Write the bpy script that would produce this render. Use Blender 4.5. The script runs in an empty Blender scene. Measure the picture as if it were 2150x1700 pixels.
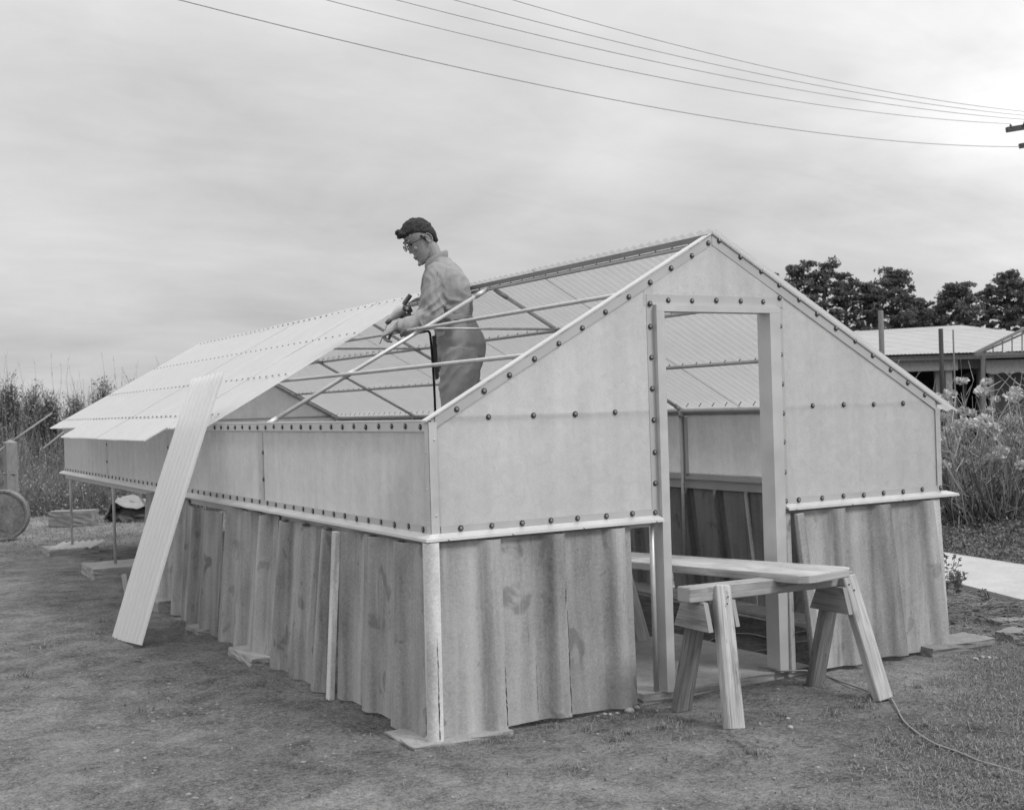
import bpy, bmesh, math, random
import numpy as np
from mathutils import Vector, Matrix
random.seed(7); rng = np.random.default_rng(7)
scn = bpy.context.scene
C = scn.collection
# ------------------------------------------------------------------ camera
CP = Vector((-2.4347, -5.0719, 1.5045))
YAW, PIT, ROL, FL = 0.516226, 0.002780, -0.0294275, 2554.16     # focal length in pixels of a 2150 px wide frame
cf = Vector((math.sin(YAW)*math.cos(PIT), math.cos(YAW)*math.cos(PIT), math.sin(PIT)))
r0 = Vector((math.cos(YAW), -math.sin(YAW), 0)); u0 = r0.cross(cf)
cr = r0*math.cos(ROL) + u0*math.sin(ROL); cu = cr.cross(cf)
cam = bpy.data.cameras.new('camera'); co = bpy.data.objects.new('camera', cam); C.objects.link(co)
co.matrix_world = Matrix(((cr.x, cu.x, -cf.x, CP.x), (cr.y, cu.y, -cf.y, CP.y), (cr.z, cu.z, -cf.z, CP.z), (0, 0, 0, 1)))
cam.sensor_width = 36; cam.sensor_fit = 'HORIZONTAL'; cam.lens = FL/2150*36; cam.clip_end = 3000
cam.dof.use_dof = True; cam.dof.focus_distance = 7.2; cam.dof.aperture_fstop = 5.6
scn.camera = co
scn.view_settings.view_transform = 'Standard'; scn.view_settings.look = 'None'
scn.view_settings.exposure = 0.35; scn.view_settings.gamma = 1
scn.render.resolution_x = 1024; scn.render.resolution_y = 809
# ------------------------------------------------------------------ world: overcast sky
SUN_EL, SUN_AZ = math.radians(48), math.radians(150)            # azimuth measured from +Y towards +X
W = bpy.data.worlds.new('World'); scn.world = W; W.use_nodes = True
nt = W.node_tree; nt.nodes.clear(); N = nt.nodes.new; Lk = nt.links.new
out = N('ShaderNodeOutputWorld'); bg = N('ShaderNodeBackground'); Lk(bg.outputs[0], out.inputs[0])
sky = N('ShaderNodeTexSky'); sky.sky_type = 'NISHITA'; sky.sun_disc = False
sky.sun_elevation = SUN_EL; sky.sun_rotation = SUN_AZ; sky.air_density = 1; sky.dust_density = 3
bw = N('ShaderNodeRGBToBW'); Lk(sky.outputs[0], bw.inputs[0])
tc = N('ShaderNodeTexCoord'); sx = N('ShaderNodeSeparateXYZ'); Lk(tc.outputs['Generated'], sx.inputs[0])
def wm(op, a, b=None, c=None, clamp=False):
    n = N('ShaderNodeMath'); n.operation = op; n.use_clamp = clamp
    for i, v in enumerate((a, b, c)):
        if v is None: continue
        if isinstance(v, (int, float)): n.inputs[i].default_value = v
        else: Lk(v, n.inputs[i])
    return n.outputs[0]
zc = wm('MAXIMUM', sx.outputs[2], 0.0)
# cloud sheet projected on a flat layer overhead: bands crowd towards the horizon
den = wm('ADD', zc, 0.22)
cxy = N('ShaderNodeCombineXYZ')
Lk(wm('DIVIDE', sx.outputs[0], den), cxy.inputs[0]); Lk(wm('DIVIDE', sx.outputs[1], den), cxy.inputs[1])
def wnoise(scale, detail, rough, loc=(0, 0, 0), sc=(1, 1, 1), rot=0, dist=0):
    mp = N('ShaderNodeMapping'); mp.inputs['Location'].default_value = loc; mp.inputs['Scale'].default_value = sc
    mp.inputs['Rotation'].default_value = (0, 0, rot)
    Lk(cxy.outputs[0], mp.inputs[0]); n = N('ShaderNodeTexNoise'); n.inputs['Scale'].default_value = scale
    n.inputs['Detail'].default_value = detail; n.inputs['Roughness'].default_value = rough; n.inputs['Distortion'].default_value = dist
    Lk(mp.outputs[0], n.inputs['Vector']); return n.outputs[0]
n1 = wnoise(1.7, 5, 0.55, (3.1, 1.7, 0), (1, 1, 1), YAW, 0.3)
n2 = wnoise(4.2, 5, 0.6, (8.3, 4.2, 0), (0.6, 1.5, 1), YAW, 0.5)
n3 = wnoise(0.8, 3, 0.5, (1.3, 9.2, 0), (1, 1, 1), YAW)
cl = wm('ADD', wm('MULTIPLY', wm('SUBTRACT', n1, 0.5), 2.1), wm('ADD', wm('MULTIPLY', wm('SUBTRACT', n2, 0.5), 0.8), wm('MULTIPLY', wm('SUBTRACT', n3, 0.5), 2.2)))
cie = wm('ADD', wm('MULTIPLY', wm('MULTIPLY', zc, zc), 10.5), wm('ADD', wm('MULTIPLY', zc, 1.3), 4.75))                  # overcast sky: brighter towards the zenith
over = wm('MULTIPLY', cie, wm('ADD', wm('MULTIPLY', cl, 0.28), 1.0))
val = wm('ADD', wm('MULTIPLY', over, 0.92), wm('MULTIPLY', bw.outputs[0], 0.06))
# flare glow painted into the sky towards the upper right, brightest part in view
gd = N('ShaderNodeVectorMath'); gd.operation = 'DOT_PRODUCT'; Lk(tc.outputs['Generated'], gd.inputs[0])
bd_ = (cf+cr*((2230-1075)/FL)+cu*((850-170)/FL)).normalized(); gd.inputs[1].default_value = bd_
gl_ = wm('POWER', wm('MAXIMUM', gd.outputs['Value'], 0.0), 90.0)
val = wm('ADD', val, wm('MULTIPLY', gl_, wm('ADD', wm('MULTIPLY', cl, 1.2), 2.6)))
Lk(val, bg.inputs[0]); bg.inputs[1].default_value = 0.1
# ------------------------------------------------------------------ sun behind cloud
sd = bpy.data.lights.new('sun', 'SUN'); sd.energy = 1.5; sd.angle = math.radians(14); sd.color = (1, 0.995, 0.985)
so = bpy.data.objects.new('sun', sd); C.objects.link(so)
sdir = Vector((math.sin(SUN_AZ)*math.cos(SUN_EL), math.cos(SUN_AZ)*math.cos(SUN_EL), math.sin(SUN_EL)))
so.rotation_euler = (-sdir).to_track_quat('-Z', 'Y').to_euler(); so.location = sdir*50

# ------------------------------------------------------------------ helpers
def sc(px, py, D):      # a point D metres in front of the viewpoint, on the bearing of an image point
    return CP + (cf + cr*((px-1075)/FL) + cu*((850-py)/FL))*D
def gp(px, py, z=0):    # the point of the ground seen there
    d = cf + cr*((px-1075)/FL) + cu*((850-py)/FL); return CP + d*((z-CP.z)/d.z)

class MB:
    def __init__(s): s.v = []; s.f = []; s.uv = []; s.mi = []
    def add(s, vs, fs, uvs=None, mi=0):
        o = len(s.v); s.v += [tuple(v) for v in vs]
        for k, f in enumerate(fs):
            s.f.append(tuple(i+o for i in f)); s.mi.append(mi)
            s.uv.append(uvs[k] if uvs else [(0, 0)]*len(f))
    def box(s, a, b, mi=0):
        (x0, y0, z0), (x1, y1, z1) = a, b
        s.beam(Vector(((x0+x1)/2, (y0+y1)/2, z0)), Vector(((x0+x1)/2, (y0+y1)/2, z1)), x1-x0, y1-y0, Vector((0, 1, 0)), mi=mi)
    def beam(s, p0, p1, w, h, up=Vector((0, 0, 1)), w1=None, h1=None, mi=0, bev=0.0, uo=None):
        # w across, h along 'up'; uv runs along the length in metres
        p0 = Vector(p0); p1 = Vector(p1); d = (p1-p0); L = d.length; d.normalize()
        x = d.cross(Vector(up)); x.normalize(); y = x.cross(d)
        w1 = w if w1 is None else w1; h1 = h if h1 is None else h1
        if bev > 0:
            def ring(p, w, h, k):
                a, b = w/2*k, h/2*k; q = bev*k
                return [p+x*sx_+y*sy_ for sx_, sy_ in ((-a+q, -b), (a-q, -b), (a, -b+q), (a, b-q), (a-q, b), (-a+q, b), (-a, b-q), (-a, -b+q))]
            e = bev
            rs = [ring(p0, w-2*e, h-2*e, 1), ring(p0+d*e, w, h, 1), ring(p1-d*e, w1, h1, 1), ring(p1, w1-2*e, h1-2*e, 1)]
            vs = [v for r in rs for v in r]; n = 8; fs = []; uvs = []
            u_o = random.random()*9 if uo is None else uo
            ts = [0, e, L-e, L]; per = [0]
            pts = rs[1]
            for i in range(n): per.append(per[-1]+(pts[(i+1) % n]-pts[i]).length)
            for j in range(3):
                for i in range(n):
                    fs.append((j*n+i, j*n+(i+1) % n, (j+1)*n+(i+1) % n, (j+1)*n+i))
                    uvs.append([(ts[j]+u_o, per[i]), (ts[j]+u_o, per[i+1]), (ts[j+1]+u_o, per[i+1]), (ts[j+1]+u_o, per[i])])
            fs.append(tuple(range(n-1, -1, -1))); uvs.append([(u_o+0.002*k, 0.1*(k % 2)) for k in range(n)])
            fs.append(tuple(range(3*n, 4*n))); uvs.append([(u_o+0.002*k, 0.1*(k % 2)) for k in range(n)])
            s.add(vs, fs, uvs, mi); return
        vs = [p0-x*w/2-y*h/2, p0+x*w/2-y*h/2, p0+x*w/2+y*h/2, p0-x*w/2+y*h/2,
              p1-x*w1/2-y*h1/2, p1+x*w1/2-y*h1/2, p1+x*w1/2+y*h1/2, p1-x*w1/2+y*h1/2]
        fs = [(3, 2, 1, 0), (4, 5, 6, 7), (0, 1, 5, 4), (1, 2, 6, 5), (2, 3, 7, 6), (3, 0, 4, 7)]
        u_o = random.random()*9 if uo is None else uo
        a, b = w, h; L0 = u_o; L1 = u_o+L
        uvs = [[(L0, 0), (L0, a), (L0+.01, a), (L0+.01, 0)]]*2 + [[(L0, 0), (L0, a), (L1, a), (L1, 0)], [(L0, a), (L0, a+b), (L1, a+b), (L1, a)],
               [(L0, a+b), (L0, 2*a+b), (L1, 2*a+b), (L1, a+b)], [(L0, 2*a+b), (L0, 2*a+2*b), (L1, 2*a+2*b), (L1, 2*a+b)]]
        s.add(vs, fs, uvs, mi)
    def tube(s, pts, rad, n=8, caps=True, mi=0):
        pts = [Vector(p) for p in pts]; rads = rad if isinstance(rad, (list, tuple)) else [rad]*len(pts)
        vs = []; prev = None
        for i, p in enumerate(pts):
            d = (pts[min(i+1, len(pts)-1)]-pts[max(i-1, 0)]).normalized()
            if prev is None: a = d.orthogonal().normalized()
            else: a = (prev - d*prev.dot(d)).normalized()
            prev = a; b = d.cross(a)
            for k in range(n):
                t = 2*math.pi*k/n; vs.append(p+(a*math.cos(t)+b*math.sin(t))*rads[i])
        fs = []; uvs = []; L = 0
        for i in range(len(pts)-1):
            l2 = L+(pts[i+1]-pts[i]).length
            for k in range(n):
                fs.append((i*n+k, i*n+(k+1) % n, (i+1)*n+(k+1) % n, (i+1)*n+k))
                c_ = 2*math.pi*rads[i]/n; uvs.append([(L, k*c_), (L, (k+1)*c_), (l2, (k+1)*c_), (l2, k*c_)])
            L = l2
        if caps:
            fs.append(tuple(range(n-1, -1, -1))); uvs.append([(0, 0)]*n)
            m = (len(pts)-1)*n; fs.append(tuple(range(m, m+n))); uvs.append([(0, 0)]*n)
        s.add(vs, fs, uvs, mi)
    def prism(s, poly, d, mi=0):   # polygon (list of 3d points) extruded by the vector d
        poly = [Vector(p) for p in poly]; n = len(poly); d = Vector(d)
        vs = poly+[p+d for p in poly]
        fs = [tuple(range(n)), tuple(range(2*n-1, n-1, -1))]+[(i, i+n, (i+1) % n+n, (i+1) % n) for i in range(n)]
        uvs = [[(p.x+p.y, p.z) for p in poly], [(p.x+p.y, p.z) for p in reversed(poly)]]+[[(0, 0)]*4]*n
        s.add(vs, fs, uvs, mi)
    def lathe(s, prof, org, ax=Vector((0, 0, 1)), n=12, mi=0, caps=True):
        ax = Vector(ax).normalized(); a = ax.orthogonal().normalized(); b = ax.cross(a); org = Vector(org); vs = []
        for r, h in prof:
            for k in range(n):
                t = 2*math.pi*k/n; vs.append(org+ax*h+(a*math.cos(t)+b*math.sin(t))*r)
        fs = [(i*n+k, i*n+(k+1) % n, (i+1)*n+(k+1) % n, (i+1)*n+k) for i in range(len(prof)-1) for k in range(n)]
        if caps: fs += [tuple(range(n-1, -1, -1)), tuple(range((len(prof)-1)*n, len(prof)*n))]
        s.add(vs, fs, None, mi)
    def mesh(s, name, mats, org=(0, 0, 0), smooth=False):
        me = bpy.data.meshes.new(name); o = Vector(org)
        me.from_pydata([(v[0]-o.x, v[1]-o.y, v[2]-o.z) for v in s.v], [], s.f)
        for m in (mats if isinstance(mats, (list, tuple)) else [mats]): me.materials.append(m)
        uvl = me.uv_layers.new(name='UVMap'); flat = [c for f in s.uv for p in f for c in p]
        uvl.data.foreach_set('uv', flat)
        me.polygons.foreach_set('material_index', s.mi)
        if smooth: me.polygons.foreach_set('use_smooth', [True]*len(s.f))
        me.update(); return me
    def build(s, name, mats, parent=None, smooth=False, label=None):
        org = worg(parent) if parent else Vector((0, 0, 0))
        me = s.mesh(name, mats, org, smooth)
        return link(name, me, parent, label=label)
def worg(o):
    p = Vector(o.location); q = o.parent
    while q: p = p+Vector(q.location); q = q.parent
    return p
def link(name, me, parent=None, label=None, loc=None, rot=None):
    o = bpy.data.objects.new(name, me); C.objects.link(o)
    if parent: o.parent = parent
    if label: o['label'] = label
    if loc is not None: o.location = loc
    if rot is not None: o.rotation_euler = rot
    return o
def thing(name, loc, label, cat, group=None, rot=None):
    o = bpy.data.objects.new(name, None); C.objects.link(o); o.location = loc; o.empty_display_size = 0.1
    if rot: o.rotation_euler = rot
    return tag(o, label, cat, group)
def tag(o, label, cat, group=None, kind=None):
    if label: o['label'] = label
    if cat: o['category'] = cat
    if group: o['group'] = group
    if kind: o['kind'] = kind
    return o
def npmesh(name, V, F, mats, smooth=False, attr=None, mi=None):
    me = bpy.data.meshes.new(name); F = np.asarray(F); V = np.asarray(V, dtype=np.float32)
    me.vertices.add(len(V)); me.vertices.foreach_set('co', V.ravel())
    k = F.shape[1]; me.loops.add(F.size); me.loops.foreach_set('vertex_index', F.ravel().astype(np.int32))
    me.polygons.add(len(F)); me.polygons.foreach_set('loop_start', np.arange(0, F.size, k, dtype=np.int32))
    try: me.polygons.foreach_set('loop_total', np.full(len(F), k, dtype=np.int32))
    except Exception: pass
    for m in (mats if isinstance(mats, (list, tuple)) else [mats]): me.materials.append(m)
    if mi is not None: me.polygons.foreach_set('material_index', np.asarray(mi, dtype=np.int32))
    if smooth: me.polygons.foreach_set('use_smooth', np.ones(len(F), dtype=bool))
    me.update(calc_edges=True)
    if attr is not None:
        a = me.attributes.new('tone', 'FLOAT', 'POINT'); a.data.foreach_set('value', np.asarray(attr, dtype=np.float32))
    return me

# value noise in numpy
_perm = rng.random((256, 256)).astype(np.float32)
def vnoise(x, y):
    xi = np.floor(x).astype(int); yi = np.floor(y).astype(int); fx = x-xi; fy = y-yi
    fx = fx*fx*(3-2*fx); fy = fy*fy*(3-2*fy)
    g = lambda a, b: _perm[a & 255, b & 255]
    return (g(xi, yi)*(1-fx)+g(xi+1, yi)*fx)*(1-fy)+(g(xi, yi+1)*(1-fx)+g(xi+1, yi+1)*fx)*fy
def fbm(x, y, o=4, g=0.5):
    s = 0; a = 1; t = 0
    for i in range(o): s = s+a*(vnoise(x*2**i+13.7*i, y*2**i+7.1*i)-0.5); t += a; a *= g
    return s/t*2

# ------------------------------------------------------------------ materials (all grey: the photograph has no colour)
def newmat(name):
    m = bpy.data.materials.new(name); m.use_nodes = True; t = m.node_tree; t.nodes.clear()
    o = t.nodes.new('ShaderNodeOutputMaterial'); return m, t, o
class NT:
    def __init__(s, t): s.t = t
    def n(s, typ, **kw):
        n = s.t.nodes.new(typ)
        for k, v in kw.items(): setattr(n, k, v)
        return n
    def l(s, a, b): s.t.links.new(a, b)
    def m(s, op, a, b=None, clamp=False):
        n = s.n('ShaderNodeMath', operation=op, use_clamp=clamp)
        for i, v in enumerate((a, b)):
            if v is None: continue
            if isinstance(v, (int, float)): n.inputs[i].default_value = v
            else: s.l(v, n.inputs[i])
        return n.outputs[0]
    def vec(s, kind='pos', scale=(1, 1, 1), loc=(0, 0, 0)):
        if kind == 'pos': src = s.n('ShaderNodeNewGeometry').outputs['Position']
        elif kind == 'obj': src = s.n('ShaderNodeTexCoord').outputs['Object']
        else: src = s.n('ShaderNodeTexCoord').outputs['UV']
        mp = s.n('ShaderNodeMapping'); mp.inputs['Scale'].default_value = scale; mp.inputs['Location'].default_value = loc
        s.l(src, mp.inputs[0]); return mp.outputs[0]
    def noise(s, v, scale, detail=4, rough=0.55, dist=0):
        n = s.n('ShaderNodeTexNoise'); n.inputs['Scale'].default_value = scale; n.inputs['Detail'].default_value = detail
        n.inputs['Roughness'].default_value = rough; n.inputs['Distortion'].default_value = dist; s.l(v, n.inputs['Vector']); return n.outputs[0]
    def ramp(s, f, stops):
        r = s.n('ShaderNodeValToRGB'); e = r.color_ramp.elements
        while len(e) > 1: e.remove(e[-1])
        for i, (p, c) in enumerate(stops):
            q = e[0] if i == 0 else e.new(p)
            q.position = p; q.color = (c, c, c, 1)
        s.l(f, r.inputs[0]); return r.outputs[0]
    def mixv(s, f, a, b):
        n = s.n('ShaderNodeMix', data_type='FLOAT')
        for i, v in ((0, f), (2, a), (3, b)):
            if isinstance(v, (int, float)): n.inputs[i].default_value = v
            else: s.l(v, n.inputs[i])
        return n.outputs[0]
    def modul(s, base, terms):      # base grey times one plus the weighted noises
        f = None
        for n_, a_ in terms:
            t_ = s.m('MULTIPLY', s.m('SUBTRACT', n_, .5), a_); f = t_ if f is None else s.m('ADD', f, t_)
        return s.m('MAXIMUM', s.m('MULTIPLY', s.m('ADD', f, 1.0), base), .01)
    def bump(s, h, st, d):
        b = s.n('ShaderNodeBump'); b.inputs['Strength'].default_value = st; b.inputs['Distance'].default_value = d; s.l(h, b.inputs['Height']); return b.outputs[0]
    def principled(s, o, col, rough=0.7, metal=0, spec=0.3, bump=None):
        p = s.n('ShaderNodeBsdfPrincipled')
        for k, v in (('Base Color', col), ('Roughness', rough), ('Metallic', metal)):
            if isinstance(v, (int, float)): p.inputs[k].default_value = (v, v, v, 1) if k == 'Base Color' else v
            else: s.l(v, p.inputs[k])
        p.inputs['Specular IOR Level'].default_value = spec
        if bump is not None: s.l(bump, p.inputs['Normal'])
        s.l(p.outputs[0], o.inputs[0]); return p
def simple(name, lo, hi, scale=8, stretch=(1, 1, 1), rough=0.8, metal=0, spec=0.25, bump=0.2, bd=0.003, bs=60, kind='pos', detail=5):
    m, t, o = newmat(name); q = NT(t); v = q.vec(kind, stretch)
    n = q.noise(v, scale, detail, 0.6); n2 = q.noise(v, bs, 4, 0.6)
    f = q.m('ADD', q.m('MULTIPLY', n, 0.7), q.m('MULTIPLY', n2, 0.3))
    col = q.ramp(f, [(0.32, lo), (0.68, hi)])
    q.principled(o, q.modul((lo+hi)/2, [(n, 3.2*(hi-lo)/(hi+lo)), (n2, 3.2*(hi-lo)/(hi+lo))]), rough, metal, spec, q.bump(n2, bump, bd)); return m

def frp(name, c=0.62, tr=0.45, ribs=None, mott=0.05):
    m, t, o = newmat(name); q = NT(t); v = q.vec('pos')
    fib = q.noise(v, 120, 3, 0.7, 1.5); cl_ = q.noise(v, 1.6, 3, 0.5); st = q.noise(q.vec('pos', (6, 6, .5)), 1.5, 3, 0.6)
    fine = q.noise(v, 420, 2, 0.6)
    blob = q.noise(v, 14, 4, 0.6, 1.0)
    col = q.m('MINIMUM', q.modul(c, [(fib, mott*6), (fine, mott*6), (blob, mott*4), (cl_, mott*3), (st, mott*4)]), .88)
    d = q.n('ShaderNodeBsdfDiffuse'); tl = q.n('ShaderNodeBsdfTranslucent'); q.l(col, d.inputs[0]); q.l(col, tl.inputs[0])
    b = q.bump(q.m('ADD', fib, blob), 0.5, 0.003); q.l(b, d.inputs['Normal'])
    mx = q.n('ShaderNodeMixShader'); mx.inputs[0].default_value = tr; q.l(d.outputs[0], mx.inputs[1]); q.l(tl.outputs[0], mx.inputs[2])
    g = q.n('ShaderNodeBsdfGlossy'); g.inputs['Roughness'].default_value = 0.38; g.inputs[0].default_value = (1, 1, 1, 1); q.l(b, g.inputs['Normal'])
    mg = q.n('ShaderNodeMixShader'); mg.inputs[0].default_value = 0.05; q.l(mx.outputs[0], mg.inputs[1]); q.l(g.outputs[0], mg.inputs[2])
    q.l(mg.outputs[0], o.inputs[0]); return m

def asbestos(name, lo, hi, seed=0, stains=0.7, kind='pos'):
    m, t, o = newmat(name); q = NT(t)
    v = q.vec(kind, (1, 1, 1), (seed*3.1, seed*1.7, 0))
    base = q.noise(q.vec(kind, (7, 7, 0.35), (seed, 0, seed*2.3)), 1.2, 3, 0.5)     # broad upright bands: weathering, with rib shading painted in as contrast
    cloud = q.noise(q.vec(kind, (1, 1, .7), (seed*2, 4, 1)), 4.0, 5, 0.6)
    grain = q.noise(v, 260, 3, 0.75); speck = q.noise(v, 70, 4, 0.7)
    col = q.modul((lo+hi)/2, [(base, 1.3+stains*.9), (cloud, .8), (grain, .9), (speck, .75)])
    blot = q.noise(q.vec(kind, (1, 1, .75), (seed*5, 3, 1)), 7.5, 3, 0.5, 0.5)
    sm = q.ramp(blot, [(0.62, 0.0), (0.67, stains)])
    drip = q.ramp(q.noise(q.vec(kind, (26, 26, 2.4), (seed*2, 5, 8)), 1.1, 4, 0.7), [(0.67, 0), (0.73, stains)])
    smx = q.m('MAXIMUM', q.m('MULTIPLY', sm, .8), drip)
    c1 = q.mixv(smx, col, lo*0.50)
    pale = q.ramp(q.noise(q.vec(kind, (13, 13, .8), (seed*4, 1, 2)), 1.2, 3, 0.6), [(0.60, 0), (0.72, .55)])
    c2 = q.mixv(pale, c1, hi*1.18)
    q.principled(o, c2, 0.88, 0, 0.2, q.bump(q.m('ADD', grain, q.m('MULTIPLY', speck, .8)), 0.45, 0.003)); return m

def wood(name, lo, hi, cracks=0.5, rough=0.8):
    m, t, o = newmat(name); q = NT(t)
    v = q.vec('uv', (1.6, 34, 1)); g = q.noise(v, 1.3, 6, 0.65, 0.7); v2 = q.vec('uv', (4, 160, 1)); g2 = q.noise(v2, 1, 4, 0.6)
    b = q.noise(q.vec('uv', (3, 7, 1)), 1.1, 4, 0.55, 0.4)
    f = q.m('ADD', q.m('MULTIPLY', g, .5), q.m('ADD', q.m('MULTIPLY', g2, .22), q.m('MULTIPLY', b, .28)))
    col = q.modul((lo+hi)/2, [(g, 1.5), (g2, 1.2), (b, 1.2)])
    ck = q.ramp(q.noise(q.vec('uv', (2.6, 75, 1)), 1, 3, 0.6, .4), [(0.655, 0), (0.69, cracks)])
    stn = q.ramp(q.noise(q.vec('uv', (5, 11, 1), (3, 8, 0)), 1.4, 5, 0.6), [(0.60, 0), (0.70, .45)])
    col = q.mixv(q.m('MAXIMUM', ck, stn), col, lo*0.35)
    h = q.m('SUBTRACT', q.m('ADD', g, g2), q.m('MULTIPLY', ck, 1.5))
    q.principled(o, col, rough, 0, 0.25, q.bump(h, 0.5, 0.003)); return m

def metal(name, lo, hi, rough=0.42, met=0.75, scale=6):
    m, t, o = newmat(name); q = NT(t); v = q.vec('pos')
    n = q.noise(v, scale, 5, 0.6); s_ = q.noise(v, 260, 2, 0.6); f = q.m('ADD', q.m('MULTIPLY', n, .7), q.m('MULTIPLY', s_, .3))
    q.principled(o, q.ramp(f, [(0.3, lo), (0.7, hi)]), q.ramp(n, [(0.3, rough-.08), (0.7, rough+.12)]), met, 0.5, q.bump(s_, .12, .0006)); return m

def foliage(name, lo, hi, tr=0.25):
    m, t, o = newmat(name); q = NT(t)
    a = q.n('ShaderNodeAttribute', attribute_name='tone').outputs['Fac']
    col = q.m('ADD', q.m('MULTIPLY', a, hi-lo), lo)
    d = q.n('ShaderNodeBsdfDiffuse'); q.l(col, d.inputs[0]); tl = q.n('ShaderNodeBsdfTranslucent'); q.l(col, tl.inputs[0])
    mx = q.n('ShaderNodeMixShader'); mx.inputs[0].default_value = tr; q.l(d.outputs[0], mx.inputs[1]); q.l(tl.outputs[0], mx.inputs[2])
    q.l(mx.outputs[0], o.inputs[0]); return m

M = {}
M['frp'] = frp('fibreglass_flat', 0.685, 0.44, mott=.08)
M['frp_far'] = frp('fibreglass_long_side', 0.63, 0.42, mott=.085)
M['frp_roof'] = frp('fibreglass_corrugated', 0.68, 0.42, mott=.03)
M['frp_strip'] = frp('fibreglass_strip', 0.85, 0.42, mott=.02)
M['alu'] = metal('aluminium', .50, .62, .45, .35)
M['alu2'] = metal('aluminium_worn', .44, .56, .5, .35)
M['band'] = metal('aluminium_band', .42, .50, .5, .25, 5)
M['pipe'] = metal('galvanised_pipe', .42, .58, .45, .4, 14)
M['rubber'] = simple('rubber_washer', .03, .05, rough=.6, bump=.05)
M['bolthead'] = metal('bolt_head', .16, .26, .45, .4, 40)
M['asb'] = asbestos('cement_sheet_weathered', .225, .385, 0, .62)
M['asb2'] = asbestos('cement_sheet_streaked', .215, .385, 3, .75)
M['asb3'] = asbestos('cement_sheet_pale', .24, .39, 7, .5)
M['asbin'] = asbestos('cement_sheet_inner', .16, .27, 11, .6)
M['cap'] = asbestos('cement_corner_cap', .50, .66, 5, .25)
M['wood'] = wood('rough_sawn_timber', .20, .42)
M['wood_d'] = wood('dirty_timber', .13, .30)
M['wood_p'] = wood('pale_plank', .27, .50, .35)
M['conc'] = simple('concrete', .22, .36, 9, bump=.5, bd=.004, bs=90)
M['conc_d'] = simple('dirty_concrete', .15, .26, 9, bump=.6, bd=.004, bs=70)
M['conc_p'] = simple('pale_concrete', .33, .46, 3, bump=.35, bd=.004, bs=40)
M['stone'] = simple('river_stone', .2, .5, 6, rough=.75, bump=.2)
M['grit'] = simple('grit', .17, .30, 25, rough=.9, bump=.1)
M['bark'] = simple('bark', .05, .10, 12, (1, 1, .3), bump=.5, bd=.02)
M['pine'] = foliage('pine_needles', .10, .18, .2)  # needle colour lightened to stand in for haze at this distance
M['leaf'] = foliage('thicket_leaf', .17, .44)
M['stem'] = foliage('dry_stem', .10, .34, .05)
M['stem_r'] = foliage('shrub_stem', .10, .50, .05)
M['bloom'] = foliage('pale_flower_head', .34, .70)
M['grass'] = foliage('grass_blade', .11, .36)
M['gcov'] = foliage('ground_cover_leaf', .08, .28)
M['hair'] = simple('dark_hair', .02, .06, 60, rough=.7, bump=1, bd=.006, bs=330, kind='obj')
M['skin'] = simple('skin', .24, .31, 60, rough=.55, bump=.2, bd=.001, bs=160, kind='obj')
M['cloth'] = simple('cotton_drill_cloth', .23, .33, 12, rough=.95, spec=.1, bump=.3, bd=.0012, bs=420, kind='obj')
M['cloth2'] = simple('cotton_drill_cloth_lower', .25, .34, 12, rough=.95, spec=.1, bump=.3, bd=.0012, bs=420, kind='obj')
M['dark'] = simple('dark_leather', .02, .035, rough=.5)
M['black'] = simple('black_cable', .012, .02, rough=.5, bump=.05)
M['cord'] = simple('grey_cord', .2, .27, 20, rough=.7)
M['glass'] = simple('lens', .5, .6, rough=.15, spec=.8, bump=0)
M['white_roof'] = simple('whitewashed_roof', .33, .43, 2.5, (1, 1, 6), bump=.2)
M['fascia'] = simple('weathered_board', .10, .18, 8, (4, 4, 1), bump=.3)
M['fascia_l'] = simple('pale_weathered_board', .16, .28, 10, (3, 3, 1), bump=.4, bd=.01)
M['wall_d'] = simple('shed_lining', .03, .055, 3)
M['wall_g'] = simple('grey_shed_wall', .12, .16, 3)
M['rust'] = simple('rusty_drum_end', .09, .24, 5, bump=.5, bd=.006, bs=30)
M['tarp'] = simple('pale_tarpaulin', .19, .27, 5, bump=.6, bd=.02, bs=14)
M['soilheap'] = simple('soil_clods', .05, .14, 6, bump=.9, bd=.03, bs=25)
M['porc'] = simple('porcelain', .05, .09, rough=.3)
M['arm'] = simple('crossarm_timber', .06, .12, 5)
M['wire'] = simple('line_wire', .34, .42, rough=.6, bump=0)
M['drill'] = metal('cast_drill_body', .42, .55, .45, .4, 30)
M['drill_d'] = metal('dark_drill_handle', .07, .11, .45, .3, 30)

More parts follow.
